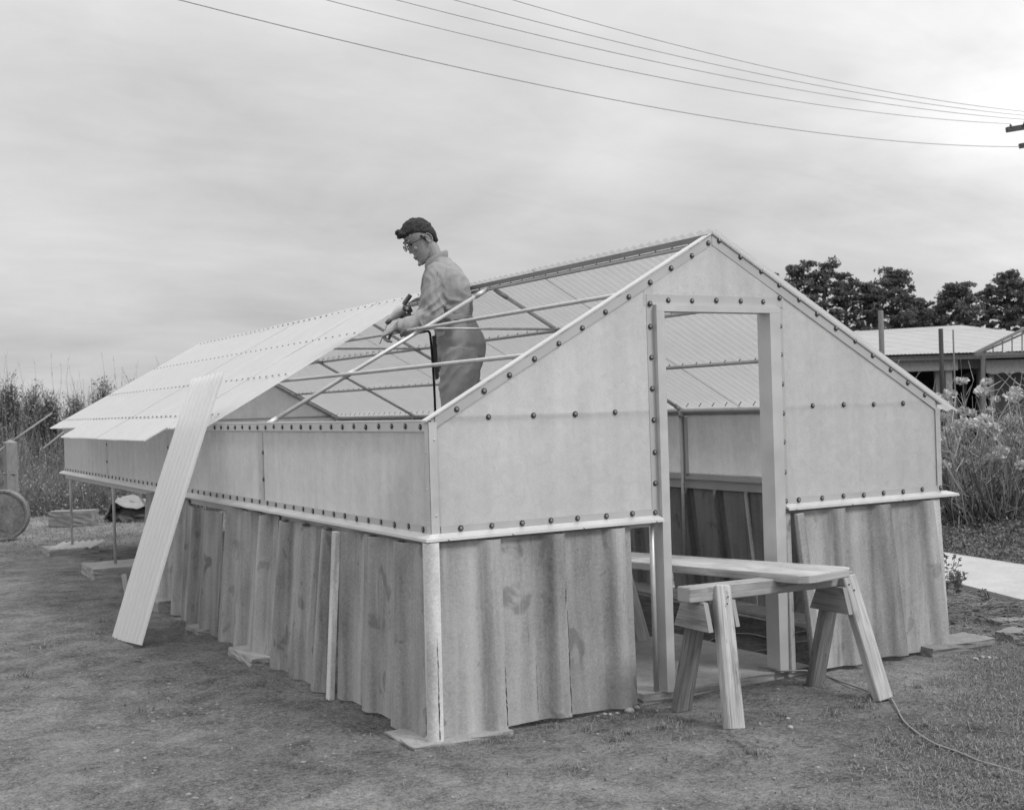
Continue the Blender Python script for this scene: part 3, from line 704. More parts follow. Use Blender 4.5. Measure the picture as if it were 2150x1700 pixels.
batten('batten', (-.085, 3.215, .0), (-.05, 3.2, .72), .03, .02, (1, 0, 0), 'asb3', 'thin light strip in the crooked gap of the long side', 'strip')
batten('stake', gp(268, 1252), gp(268, 1252)+Vector((-.02, .03, .19)), .045, .015, (0, 1, 0), 'wood_p', 'short pale stake in the ground left of the leaning corrugated strip', 'stake')
# long translucent strip leaning on the eave
def lean_strip():
    bl, br = Vector((-.711, 3.680, .004)), Vector((-.647, 3.109, .004)); c = (bl+br)/2
    tgt = Vector((-.155, 3.545, 1.435)); d = (tgt-c).normalized(); wd = (br-bl); wd = (wd-d*wd.dot(d)).normalized(); nm = d.cross(wd).normalized()
    if nm.z < 0: nm = -nm
    L = 1.93; w = .58; V = []; ncol = 96; nr = 24
    for j in range(nr+1):
        t = j/nr
        for i in range(ncol+1):
            s = i/ncol-.5
            V.append(tuple(c+d*(t*L)+wd*(s*w)+nm*(.0095*math.cos(2*math.pi*s*w/.076)+.012*math.sin(t*math.pi)*1)))
    m_ = ncol+1; F = [(j*m_+i, j*m_+i+1, (j+1)*m_+i+1, (j+1)*m_+i) for j in range(nr) for i in range(ncol)]
    o = link('corrugated_strip', npmesh('corrugated_strip', V, F, M['frp_strip'], True)); tag(o, 'long narrow corrugated fibreglass strip leaning steeply against the eave', 'roofing sheet'); return o
lean_strip()

# ------------------------------------------------------------------ concrete footings
def slab(name, x0, x1, y0, y1, z0, z1, lab, cat='concrete block', mat='conc', rot=0, group=None):
    random.seed(int(x0*1000+y0*77))
    me = MB(); c = Vector(((x0+x1)/2, (y0+y1)/2, 0)); a, b = (x1-x0)/2, (y1-y0)/2
    bm = bmesh.new(); bmesh.ops.create_cube(bm, size=1)
    for v in bm.verts: v.co = Vector((v.co.x*2*a, v.co.y*2*b, z0+(v.co.z+.5)*(z1-z0)))
    bmesh.ops.subdivide_edges(bm, edges=bm.edges[:], cuts=5, use_grid_fill=True)
    for v in bm.verts:
        q = .006; v.co += Vector((random.uniform(-q, q), random.uniform(-q, q), random.uniform(-q*.5, q*.5)))
    m_ = bpy.data.meshes.new(name); bm.to_mesh(m_); bm.free(); m_.materials.append(M[mat])
    o = link(name, m_, None, None, (c.x, c.y, 0), (0, 0, rot)); return tag(o, lab, cat, group)
slab('threshold_slab', 1.16, 2.30, .0, 1.25, -.05, .030, 'thin concrete slab on the ground in the doorway', 'slab')
slab('footing_slab', -.17, .33, -.12, .22, -.05, .006, 'flat concrete pad under the front corner of the greenhouse', 'slab')
slab('concrete_block', -.215, .02, 2.12, 2.60, -.05, .035, 'concrete block jutting out under the cement sheet on the long side')
slab('concrete_block', -.20, .05, 3.38, 3.70, -.05, .022, 'low concrete block at the foot of the tilted cement sheet')
slab('concrete_block', -.19, .12, 4.55, 5.35, -.05, .08, 'concrete block behind the foot of the leaning strip')
slab('concrete_block', -.22, .30, 6.98, 7.62, -.04, .09, 'rectangular concrete pad under the second bare post from the left', 'slab')
slab('concrete_block', -.24, .30, 9.45, 10.0, -.04, .06, 'concrete pad under the leftmost bare post', 'slab')
slab('concrete_block', 3.12, 3.66, -.13, .10, -.05, .045, 'long concrete block under the right end of the gable base', mat='conc_d')
slab('brick', 3.78, 4.0, -.12, -.01, -.02, .055, 'loose brick on the ground right of the gable base', 'brick', 'conc_d', rot=.25)
slab('brick', 4.05, 4.30, .12, .24, -.02, .06, 'loose brick half buried in soil beside the path side', 'brick', 'conc_d', rot=-.4)
slab('footing_slab', 3.2, 3.55, .4, 4.6, -.05, .03, 'concrete footing strip along the far wall seen through the doorway', 'footing')

# ------------------------------------------------------------------ trestle and plank
tr = thing('trestle', (1.66, -.44, 0), 'rough timber trestle standing in front of the doorway', 'trestle')
mb = MB(); mb.beam((1.085, -.455, .600), (2.165, -.425, .580), .095, .072, (0, 0, 1), bev=.005); P(mb, 'beam', 'wood', parent=tr)
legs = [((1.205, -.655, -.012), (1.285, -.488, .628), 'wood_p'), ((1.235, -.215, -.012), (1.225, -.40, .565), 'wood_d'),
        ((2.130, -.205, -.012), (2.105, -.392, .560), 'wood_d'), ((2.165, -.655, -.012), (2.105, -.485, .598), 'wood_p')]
for a, b, m_ in legs:
    mb = MB(); mb.beam(a, b, .098, .05, (0, 1, 0), w1=.090, bev=.005); P(mb, 'leg', m_, parent=tr)
def gusset(x, t, z1, z0, y1, y0):
    mb = MB(); mb.prism([(x, -.44-y1, z1), (x, -.44+y1, z1), (x-.012, -.44+y0, z0), (x-.012, -.44-y0, z0)], (t, 0, 0)); P(mb, 'gusset', 'wood', parent=tr)
gusset(1.150, .026, .562, .432, .085, .135); gusset(2.035, .026, .548, .420, .090, .140); gusset(1.318, .022, .560, .440, .085, .130)
mb = MB()
for x, y, z in ((1.150, -.50, .53), (1.150, -.38, .53), (1.145, -.53, .46), (1.145, -.36, .46), (1.150, -.44, .50)): mb.lathe([(.0045, 0), (.004, .003)], (x+.003, y, z), (-1, 0, 0), 6)
for x, y, z in ((1.29, -.533, .58), (1.275, -.545, .55), (2.085, -.5225, .56), (2.11, -.533, .53)): mb.lathe([(.0045, 0), (.004, .003)], (x, y, z), (0, -1, 0), 6)
o = P(mb, 'nails', 'black', parent=tr); o['kind'] = 'stuff'
# plank: rounded near end, lying on the trestle and running in through the door
ce = Vector((1.845, -.645)); dv = Vector((-.13, .9915)); pv = Vector((.9915, .13))
outl = [(2.35, -.17), (2.35, .17), (.07, .208), (.025, .185), (.0, .14), (-.015, -.12), (.0, -.165), (.045, -.198)]
mb = MB(); top = []; 
def pz(s): return .660-.028*s
pts = [(ce+dv*s+pv*t, s, t) for s, t in outl]
m_ = len(pts); tk = .043
vs = [(p.x, p.y, pz(s)) for p, s, t in pts]+[(p.x, p.y, pz(s)-tk) for p, s, t in pts]
uvs = [[(s, t) for p, s, t in pts][::1], [(s, t+.5) for p, s, t in pts][::-1]]
fs = [tuple(range(m_)), tuple(range(2*m_-1, m_-1, -1))]
per = 0
for i in range(m_):
    j = (i+1) % m_; fs.append((i, i+m_, j+m_, j)); s0, s1 = pts[i][1], pts[j][1]
    if abs(s0-s1) > .3: uvs.append([(s0, .9), (s0, .943), (s1, .943), (s1, .9)])
    else: uvs.append([(i*.3, .9), (i*.3, .943), (i*.3+.05, .943), (i*.3+.05, .9)])
mb.add(vs, fs, uvs); o = mb.build('plank', M['wood_p']); bv = o.modifiers.new('b', 'BEVEL'); bv.width = .006; bv.segments = 2
tag(o, 'long scaffold plank with rounded end resting on the trestle', 'plank')
def copy_thing(src, loc, rz, lab, group=None):
    r = src.copy(); C.objects.link(r); r.location = loc; r.rotation_euler = (0, 0, rz); r['label'] = lab
    for ch in src.children:
        c_ = ch.copy(); C.objects.link(c_); c_.parent = r
    return r
copy_thing(tr, (1.50, 1.35, -.045), math.radians(3), 'second timber trestle inside, under the far end of the plank')
# raised stand the man works from
st = thing('work_stand', (1.49, 2.75, 0), 'timber stand inside the greenhouse under the working man', 'stand')
mb = MB(); mb.box((1.15, 2.38, 1.036), (1.70, 2.62, 1.08)); P(mb, 'board', 'wood', parent=st)
mb = MB(); mb.box((1.15, 2.64, 1.036), (1.70, 2.88, 1.08)); P(mb, 'board', 'wood', parent=st)
for x in (1.2, 1.62):
    mb = MB(); mb.box((x, 2.40, .97), (x+.06, 2.86, 1.036)); P(mb, 'bearer', 'wood_d', parent=st)
    for y in (2.47, 2.80):
        mb = MB(); mb.box((x, y-.03, 0), (x+.06, y+.03, .97)); P(mb, 'leg', 'wood_d', parent=st)

# ------------------------------------------------------------------ cords
def cord(name, pts, r, mat, lab, cat='cord', z=None):
    # smooth with Catmull-Rom
    pts = [Vector(p) for p in pts]; q = []
    P_ = [pts[0]]+pts+[pts[-1]]
    for i in range(1, len(P_)-2):
        for k in range(6):
            t = k/6; a, b, c_, d = P_[i-1], P_[i], P_[i+1], P_[i+2]
            q.append(.5*((2*b)+(c_-a)*t+(2*a-5*b+4*c_-d)*t*t+(3*b-a-3*c_+d)*t**3))
    q.append(pts[-1]); mb = MB(); mb.tube(q, r, 6); o = mb.build(name, M[mat], None, True); return tag(o, lab, cat)
def onG(px, py, dz=.008): p = gp(px, py); p = gp(px, py, hz1(p.x, p.y)+dz); return p
cord('extension_cord', [gp(x, y, .04) for x, y in ((1592, 1399), (1610, 1401), (1640, 1408), (1690, 1407))]+[onG(x, y, .01) for x, y in ((1725, 1414), (1765, 1430), (1812, 1446), (1845, 1458), (1868, 1463), (1883, 1486), (1897, 1512), (1925, 1537), (1962, 1560), (2010, 1577), (2060, 1598), (2110, 1612), (2190, 1640), (2300, 1668))],
     .0048, 'cord', 'grey power cord trailing past the trestle leg into the grass')
cord('extension_cord', [onG(x, y, .012) for x, y in ((1480, 1352), (1500, 1340), (1540, 1330), (1580, 1331), (1618, 1338), (1660, 1330), (1700, 1322))], .0048, 'cord', 'farther loop of cord lying on the soil inside the doorway')
cord('extension_cord', [onG(x, y, .012) for x, y in ((1530, 1405), (1550, 1384), (1575, 1370), (1618, 1362), (1660, 1350), (1700, 1345))], .0048, 'cord', 'nearer loop of cord lying on the soil inside the doorway')
cord('extension_cord', [onG(x, y, .012) for x, y in ((1300, 1322), (1340, 1328), (1358, 1337), (1361, 1347), (1352, 1356), (1320, 1358))], .0048, 'cord', 'short bend of cord between the gable sheet and the door post')

# ------------------------------------------------------------------ the man
DM = 8.75; K = FL/DM
man = thing('person', tuple(sc(970, 986, DM)), 'man in grey overalls and glasses standing in the roof opening, bowed over a drill', 'person', rot=(0, 0, math.atan2(math.sin(YAW), -math.cos(YAW))))
# local axes: x = the way he faces (left in the picture), z up, y = towards... his right is +y rotated; b below is metres towards the viewer
lat_sign = 1
_rz = Matrix.Rotation(man.rotation_euler.z, 3, 'Z')
_toview = Vector((-math.sin(YAW), -math.cos(YAW), 0))
lat_sign = 1 if (_rz @ Vector((0, 1, 0))).dot(_toview) > 0 else -1
def L(px, py, b=0.0):
    ex, ey = px-970, 986-py; k = K*(1+b/DM)
    # keep the image position for a point nearer to / farther from the viewer
    dxh = (px-1075)/K; 
    A = -(ex+.0294*ey)/K; Z = (ey-.0294*ex)/K
    A += (px-1075)/FL*b; Z += (py-862)/FL*b
    return Vector((A, lat_sign*b, Z))
def ringmesh(rings, n=20):
    # rings: (centre, u axis*half, v axis*half)
    mb = MB(); vs = []
    for c, u, v in rings:
        for k in range(n):
            t = 2*math.pi*k/n; vs.append(c+u*math.cos(t)+v*math.sin(t))
    fs = [(i*n+k, i*n+(k+1) % n, (i+1)*n+(k+1) % n, (i+1)*n+k) for i in range(len(rings)-1) for k in range(n)]
    fs += [tuple(range(n-1, -1, -1)), tuple(range((len(rings)-1)*n, len(rings)*n))]
    mb.add(vs, fs); return mb
def limb(pts, rads, n=14, flat=1.0, sub=5):
    # smooth limb through joints
    P_ = [pts[0]]+list(pts)+[pts[-1]]; R_ = [rads[0]]+list(rads)+[rads[-1]]; q = []; rr = []
    for i in range(1, len(P_)-2):
        for k in range(sub):
            t = k/sub; a, b, c_, d = P_[i-1], P_[i], P_[i+1], P_[i+2]
            q.append(.5*((2*b)+(c_-a)*t+(2*a-5*b+4*c_-d)*t*t+(3*b-a-3*c_+d)*t**3)); rr.append(R_[i]*(1-t)+R_[i+1]*t)
    q.append(pts[-1]); rr.append(rads[-1]); mb = MB(); mb.tube(q, rr, n); return mb
def fuse(mbs, voxel, smooth_it=4, name='m'):
    bm_all = MB()
    for m_ in mbs: bm_all.add(m_.v, m_.f)
    me = bpy.data.meshes.new(name); me.from_pydata([tuple(v) for v in bm_all.v], [], bm_all.f); me.update()
    bm = bmesh.new(); bm.from_mesh(me); bmesh.ops.recalc_face_normals(bm, faces=bm.faces); bm.to_mesh(me); bm.free()
    o = bpy.data.objects.new(name, me); C.objects.link(o)
    r = o.modifiers.new('r', 'REMESH'); r.mode = 'VOXEL'; r.voxel_size = voxel
    s_ = o.modifiers.new('s', 'SMOOTH'); s_.iterations = smooth_it; s_.factor = .5
    dg = bpy.context.evaluated_depsgraph_get(); ev = o.evaluated_get(dg)
    out_ = bpy.data.meshes.new_from_object(ev); bpy.data.objects.remove(o); out_.name = name
    out_.polygons.foreach_set('use_smooth', [True]*len(out_.polygons)); return out_
from mathutils import noise as mn
def displace(me, fn):
    cs = [v.co.copy() for v in me.vertices]; ns = [v.normal.copy() for v in me.vertices]
    for v, c, nn_ in zip(me.vertices, cs, ns): v.co = c+nn_*fn(c, nn_)
    me.update()
Yv = Vector((0, 1, 0))
# head frame
HO = L(889, 509); pit = math.radians(33); yawh = math.radians(12)*lat_sign
Hf = Vector((math.cos(pit)*math.cos(yawh), math.sin(yawh), -math.sin(pit))).normalized(); Hs = Vector((0, 0, 1)).cross(Hf).normalized(); Hu = Hf.cross(Hs).normalized()
if Hu.z < 0: Hu = -Hu
HS = 1.12
def H(f, s_, u): return HO+(Hf*f+Hs*s_+Hu*u)*HS
hr = [(-.118, .088, .045, .020), (-.108, .097, .02, .036), (-.09, .100, -.01, .048), (-.07, .098, -.035, .056), (-.045, .100, -.055, .061), (-.02, .099, -.075, .065), (.01, .094, -.088, .070),
      (.032, .090, -.094, .072), (.055, .097, -.098, .074), (.08, .098, -.098, .074), (.105, .088, -.090, .070), (.125, .068, -.072, .058), (.14, .04, -.045, .038), (.147, .015, -.02, .015)]
head = ringmesh([(H((a+b)/2, 0, u), Hf*((a-b)/2*HS), Hs*(w*HS)) for u, a, b, w in hr], 24)
nose = MB(); nose.add([H(.092, 0, .045), H(.088, .014, -.005), H(.088, -.014, -.005), H(.120, 0, -.004), H(.108, 0, .02), H(.09, .017, -.018), H(.09, -.017, -.018), H(.116, .0, -.018)],
                      [(0, 4, 1), (0, 2, 4), (4, 3, 1), (4, 2, 3), (3, 7, 5, 1), (3, 2, 6, 7), (5, 7, 6), (0, 1, 5, 6, 2)])
lips = limb([H(.094, -.022, -.052), H(.106, 0, -.048), H(.094, .022, -.052)], [.004, .008, .004]); lips2 = limb([H(.092, -.02, -.066), H(.103, 0, -.063), H(.092, .02, -.066)], [.004, .008, .004])
brow = limb([H(.088, -.045, .058), H(.104, -.02, .060), H(.101, 0, .055), H(.104, .02, .060), H(.088, .045, .058)], [.006, .010, .008, .010, .006])
chin = limb([H(.095, -.018, -.102), H(.102, 0, -.103), H(.095, .018, -.102)], [.010, .014, .010])
cheek = [limb([H(.07, s_*.045, .0), H(.085, s_*.04, -.012)], [.014, .012]) for s_ in (1, -1)]
neck = limb([H(-.02, 0, -.02), L(905, 520), L(914, 540), L(930, 562)], [.056, .056, .058, .066])
ears = []
for s_ in (1, -1):
    c = [H(-.022+.018*math.cos(t)-.006, s_*(.074+.010*(1-math.cos(t))*.5+.004), .004+.031*math.sin(t)) for t in [k*math.pi/5-.2 for k in range(10)]]
    ears.append(limb(c+[c[0]], [.0052]*11, 8, sub=2)); ears.append(limb([H(-.026, s_*.072, -.018), H(-.026, s_*.076, .018)], [.010, .012], 8))
# hands
def hand(W_, dirv, palmn, side, curls, size=1.0, thumb=None):
    # W_ wrist, dirv towards the knuckles, palmn normal of the palm (fingers curl towards it), side towards the thumb
    d = dirv.normalized(); s_ = (side-d*side.dot(d)).normalized(); n_ = (palmn-d*palmn.dot(d)-s_*palmn.dot(s_)).normalized(); out_ = []
    z = size
    palm = ringmesh([(W_+d*t*z, s_*(w*z), n_*(h*z)) for t, w, h in ((-.03, .028, .022), (.0, .029, .02), (.03, .038, .018), (.06, .043, .016), (.09, .042, .013), (.10, .036, .009))], 14); out_.append(palm)
    for i, (ln, off) in enumerate(((.072, .031), (.080, .011), (.075, -.010), (.060, -.030))):
        c1, c2 = curls[i]; b0 = W_+(d*.088+s_*off)*z
        def rot(v, a): return (d*math.cos(a)+n_*math.sin(a))
        p0 = b0-d*.02*z; p1 = b0; p2 = p1+rot(d, c1)*ln*.45*z; p3 = p2+rot(d, c1+c2)*ln*.32*z; p4 = p3+rot(d, c1+1.7*c2)*ln*.28*z
        out_.append(limb([p0, p1, p2, p3, p4], [.0098*z, .0098*z, .009*z, .0082*z, .0068*z], 9, sub=3))
    t0 = W_+(d*.015+s_*.024)*z
    tp = thumb or [(.045, .050, .012), (.075, .052, .030), (.095, .040, .042)]
    out_.append(limb([t0]+[W_+(d*a+s_*b+n_*c)*z for a, b, c in tp], [.015*z, .012*z, .0105*z, .008*z], 9, sub=3)); return out_
wr = L(829, 690, .29)
hd = (L(803, 704, .27)-wr)
near_hand = hand(wr, hd, Vector((.1, -.5*lat_sign, -1)), Vector((.3, -1*lat_sign, .2)), [(1.2, .6), (1.45, .55), (1.5, .6), (1.6, .6)], 1.06,
                 thumb=[(.045, .040, .022), (.075, .036, .045), (.098, .020, .062)])
wf = L(862, 676, -.10)
far_hand = hand(wf, L(838, 660, -.07)-wf, Vector((0, .8*lat_sign, -.6)), Vector((.2, 0, 1)), [(1.1, .8), (1.2, .8), (1.2, .8), (1.3, .8)], 1.0)
fore_n = limb([L(912, 640, .20), L(905, 662, .22), L(868, 680, .27), wr], [.048, .046, .038, .029]); up_n = limb([L(917, 575, .165), L(912, 620, .18), L(905, 664, .195)], [.055, .052, .046])
fore_f = limb([L(900, 655, -.26), L(880, 672, -.18), wf], [.046, .038, .028]); up_f = limb([L(912, 578, -.17), L(905, 620, -.24), L(900, 655, -.26)], [.055, .05, .045])
tors = [(930, 548, .045, .06), (928, 562, .075, .12), (932, 578, .11, .17), (940, 600, .125, .175), (944, 625, .13, .165), (944, 650, .125, .15), (948, 668, .12, .145), (958, 690, .13, .16), (965, 715, .145, .17), (967, 745, .14, .17), (965, 765, .11, .15)]
def tring(r_, k=1.0):
    px, py, hd_, hw = r_; return (L(px, py), Vector((hd_*k, 0, 0)), Vector((0, hw*k, 0)))
torso_b = ringmesh([tring(r_, .9) for r_ in tors], 24)
legb = []
for s_ in (1, -1):
    legb.append(limb([L(966, 745, s_*.085), L(962, 860, s_*.10), L(974, 970, s_*.10)], [.095, .062, .042]))
    legb.append(limb([L(974, 976, s_*.10), L(950, 984, s_*.10), L(926, 987, s_*.11)], [.035, .032, .022]))
body = fuse([head, nose, lips, lips2, brow, chin, neck]+cheek+ears+near_hand+far_hand+[fore_n, up_n, fore_f, up_f, torso_b]+legb, .0042, 3, 'body')
body.materials.clear(); body.materials.append(M['skin'])
link('body', body, man)
# eyes, brows, lips
for s_ in (1, -1):
    mb = MB(); mb.lathe([(.0, -.010), (.008, -.007), (.011, 0), (.008, .007), (.0, .010)], H(.083, s_*.031, .033), Hf, 10, caps=False); mb.build('eye', M['dark']).parent = man if False else None
    o = bpy.data.objects[-1] if False else None
for o in [o for o in bpy.data.objects if o.name.startswith('eye')]: o.parent = man
mb = limb([H(.0985, -.021, -.0575), H(.1060, 0, -.0565), H(.0985, .021, -.0575)], [.002, .003, .002]); mb.build('mouth_line', M['dark']).parent = man
for s_ in (1, -1): limb([H(.090, s_*.048, .064), H(.105, s_*.026, .069), H(.104, s_*.010, .062)], [.003, .005, .004], 6).build('eyebrow', M['hair']).parent = man
# hair: cap over the skull with a thick wavy front
hh = [(-.045, -.050, -.082, .040), (-.02, -.042, -.092, .060), (.01, -.030, -.099, .0705), (.035, .010, -.103, .076), (.058, .058, -.104, .0785), (.082, .092, -.103, .079), (.105, .104, -.097, .077), (.128, .104, -.084, .070), (.148, .080, -.062, .056), (.162, .045, -.035, .036), (.167, .02, -.01, .015)]
hair = ringmesh([(H((a+b)/2, 0, u), Hf*((a-b)/2*HS), Hs*(w*HS)) for u, a, b, w in hh], 26)
quiff = [limb([H(.078, -.055, .104), H(.102, -.03, .116), H(.110, 0, .112), H(.102, .03, .116), H(.078, .055, .104)], [.013, .016, .016, .016, .013]),
         limb([H(.088, -.03, .128), H(.102, 0, .136), H(.088, .03, .128)], [.018, .024, .018]), limb([H(.05, 0, .148), H(.01, 0, .158), H(-.03, 0, .152)], [.018, .018, .018])]
side_b = [limb([H(.006, s_*.072, .045), H(-.002, s_*.0735, .015), H(-.005, s_*.0735, -.004)], [.010, .007, .004]) for s_ in (1, -1)]
hm = fuse([hair]+quiff+side_b, .0045, 2, 'hair')
displace(hm, lambda c, n_: .0065*mn.noise(Vector((c.x*34+c.z*12, c.y*26, c.z*34)))+.0035*mn.noise(Vector((c.x*70, c.y*110, c.z*110)))+.0025*mn.noise(c*220))
hm.materials.clear(); hm.materials.append(M['hair']); link('hair', hm, man)
# glasses
gl = link('glasses', None, man)
def gpart(mb, nm, mat): o = mb.build(nm, M[mat], None, True); o.parent = gl; return o
for s_ in (1, -1):
    rim = [H(.118, s_*.034+.024*math.cos(t), .030+.019*math.sin(t)) for t in [k*math.pi/8 for k in range(17)]]
    mb = MB(); mb.tube(rim, .0028, 6, False); gpart(mb, 'rim', 'dark')
    mb = MB(); mb.add(rim[:-1], [tuple(range(16))]); gpart(mb, 'lens', 'glass')
    mb = MB(); mb.tube([H(.116, s_*.058, .036), H(.09, s_*.074, .034), H(.02, s_*.081, .026), H(-.01, s_*.083, .024), H(-.025, s_*.080, .006)], .0030, 6); gpart(mb, 'temple', 'dark')
mb = MB(); mb.tube([H(.119, -.011, .034), H(.122, 0, .037), H(.119, .011, .034)], .0026, 6); gpart(mb, 'bridge', 'dark')
# overalls
ctors = [(927, 541, .060, .075), (930, 552, .085, .115), (934, 566, .115, .180), (939, 582, .140, .205), (943, 602, .160, .21), (944, 625, .166, .205), (944, 645, .163, .19), (947, 662, .150, .175), (950, 669, .143, .17), (955, 680, .150, .18), (962, 700, .166, .190), (967, 722, .178, .198), (968, 748, .176, .198), (967, 770, .162, .18), (965, 795, .13, .15)]
ct = ringmesh([tring(r_) for r_ in ctors[:9]], 28); cl2 = ringmesh([tring(r_) for r_ in ctors[8:]], 28)
sl_n = limb([L(922, 566, .12), L(917, 585, .165), L(908, 622, .195), L(904, 654, .22), L(884, 674, .25), L(858, 685, .28), L(840, 691, .29)], [.082, .094, .090, .084, .074, .066, .055], 18)
cuff_n = limb([L(845, 690, .285), L(837, 694, .29)], [.056, .054], 18)
sl_f = limb([L(915, 570, -.13), L(910, 585, -.19), L(904, 622, -.25), L(898, 654, -.27), L(882, 674, -.20), L(866, 680, -.13)], [.080, .088, .080, .074, .066, .055], 18)
top = fuse([ct, sl_n, sl_f, cuff_n], .0075, 5, 'jacket')
elb = L(904, 660, .22); belt = L(950, 669); shd = L(917, 582, .19); arp = L(930, 612, .15)
def folds(c, n_):
    w = .009*mn.noise(Vector((c.x*7, c.y*7, c.z*5)))+.008*(.5-abs(mn.noise(Vector((c.x*9+c.z*5, c.y*7, c.z*4))))*2)
    d = (c-elb).length; e = math.exp(-(d/.14)**2)
    w += .020*e*(.5-abs(math.sin((c.x*.75+c.z*.9)*48+4*mn.noise(c*7))))
    db = abs(c.z-belt.z); e = math.exp(-(db/.10)**2)
    w += .010*e*math.sin(math.atan2(c.y, c.x-belt.x+.001)*11+3*mn.noise(c*8))*(1-math.exp(-(db/.02)**2)*.4)
    d = (c-arp).length; e = math.exp(-(d/.13)**2)
    w += .020*e*(.5-abs(math.sin((c.x*1.0-c.z*.6)*42+4*mn.noise(c*6))))
    # forearm rings
    if c.x > elb.x+.04: w += .014*(.5-abs(math.sin(c.x*44+c.z*20+3*mn.noise(c*10))))
    return w+.003*mn.noise(c*26)
displace(top, folds); top.materials.clear(); top.materials.append(M['cloth']); jk = link('jacket', top, man)
tl = []
for s_ in (1, -1):
    tl.append(limb([L(967, 735, s_*.09), L(966, 775, s_*.10), L(964, 820, s_*.105), L(964, 880, s_*.105), L(972, 966, s_*.10)], [.13, .148, .138, .115, .09], 20))
legs_m = fuse([cl2]+tl, .0075, 5, 'trousers')
cro = L(930, 770, .1); kn = L(960, 850, .1)
def folds2(c, n_):
    w = .009*mn.noise(Vector((c.x*5, c.y*5, c.z*2.5)))+.009*(.5-abs(mn.noise(Vector((c.x*8+c.z*3, c.y*6, c.z*2.2))))*2)
    db = abs(c.z-belt.z+.01); w += .009*math.exp(-(db/.07)**2)*math.sin(math.atan2(c.y, c.x-belt.x+.001)*13+2*mn.noise(c*6))
    d = (c-cro).length; w += .018*math.exp(-(d/.16)**2)*(.5-abs(math.sin((c.x*.8+c.z*1.1)*32+3*mn.noise(c*6))))
    w += .005*math.sin(c.x*34+c.z*9+5*mn.noise(c*3))*(1 if c.z < belt.z-.2 else .3)
    return w+.003*mn.noise(c*22)
displace(legs_m, folds2); legs_m.materials.clear(); legs_m.materials.append(M['cloth2']); link('trousers', legs_m, man)
# belt band, collar, pocket flap, seams
bel = ringmesh([(belt+Vector((0, 0, z)), Vector((.152, 0, .012)), Vector((0, .181, 0))) for z in (-.022, .022)], 30)
bm_ = fuse([bel], .006, 2, 'waistband'); displace(bm_, lambda c, n_: .004*mn.noise(c*30)); bm_.materials.clear(); bm_.materials.append(M['cloth2']); link('waistband', bm_, man)
col_ = []
nc = L(916, 537)
for k in range(17):
    t = math.radians(-150+300*k/16)   # open at the throat
    rad = .070; cx_ = -math.cos(t)*rad*.98; cy_ = math.sin(t)*rad*.98
    col_.append((cx_, cy_))
mb = MB(); vs = []
for i, (a, b) in enumerate(col_):
    back = (1-math.cos(math.radians(-150+300*i/16)))*0
    h0 = nc+Vector((a, b, -.030-.55*a*.9-.0)); 
    front = max(0, a)/.070
    vs += [h0+Vector((-.005+.015*front, 0, .036-.015*front)), h0+Vector((a*.22+.02*front, b*.16, .012-.040*front)), h0+Vector((a*.12, b*.1, -.03-.045*front))]
fs = []
for i in range(16):
    for j in range(2): fs.append((i*3+j, i*3+j+1, i*3+j+4, i*3+j+3))
mb.add(vs, fs); o = mb.build('collar', M['cloth']); o.parent = man; sm = o.modifiers.new('s', 'SOLIDIFY'); sm.thickness = .007; ss = o.modifiers.new('u', 'SUBSURF'); ss.levels = 2; ss.render_levels = 2
o.data.polygons.foreach_set('use_smooth', [True]*len(o.data.polygons))
mb = MB(); mb.prism([L(915, 698, .205), L(933, 695, .215), L(933, 703, .215), L(917, 707, .205)], Vector((0, lat_sign*.006, 0))); o = mb.build('pocket_flap', M['cloth2']); o.parent = man
mb = MB(); mb.tube([L(918, 566, .225), L(922, 578, .27), L(930, 592, .262), L(936, 608, .235)], .0022, 5); 
o = mb.build('seam', M['cloth2']); o.parent = man
# shoes
for s_ in (1, -1):
    sh = fuse([limb([L(982, 978, s_*.10), L(965, 975, s_*.10), L(945, 980, s_*.10), L(922, 983, s_*.11)], [.042, .048, .042, .033], 14)], .007, 2, 'shoe')
    sh.materials.clear(); sh.materials.append(M['dark']); link('shoe', sh, man)
# hanging sash end at his front
mb = MB(); q0 = [L(907, 706, .02), L(915, 704, .05), L(920, 740, .05), L(924, 780, .06), L(921, 795, .06), L(914, 798, .03), L(911, 760, .02)]
mb.prism(q0, Vector((0, lat_sign*.012, 0))); o = mb.build('hanging_sash', M['wall_d']); o.parent = man
for ch in man.children:
    pass
# drill, held in both hands
dr = thing('hand_drill', tuple(sc(850, 645, DM)), 'hand held drill with pale cast body and dark tube handle, pointing down and left', 'drill')
def W_(px, py, b=0.0):   # world point beside the man at the same depth scale
    return sc(px, py, DM-b)
def DP(mb, nm, mat): return mb.build(nm, M[mat], dr, True)
ax0, ax1 = W_(851, 642, .0), W_(819, 672, .0)
dax = (ax1-ax0); 
mb = MB(); mb.lathe([(.026, 0), (.036, .012), (.038, .05), (.034, .09), (.024, .12), (.017, .135), (.014, .15)], ax0, dax, 16); DP(mb, 'motor_housing', 'drill')
mb = MB(); mb.lathe([(.017, .15), (.018, .165), (.014, .19)], ax0, dax, 12); DP(mb, 'chuck', 'drill_d')
mb = MB(); mb.tube([ax0+dax.normalized()*.18, W_(806, 702, .14), W_(797, 722, .15)], .0035, 6); DP(mb, 'bit', 'bolthead')
mb = MB(); mb.tube([W_(847, 641, .01), W_(862, 619, .01)], .0165, 12, False); mb.tube([W_(862, 619, .01), W_(846, 642, .01)], .013, 12, True); DP(mb, 'rear_handle', 'drill_d')
mb = MB(); mb.tube([W_(846, 640, -.05), W_(853, 624, -.05)], .011, 10); DP(mb, 'side_tube', 'drill')
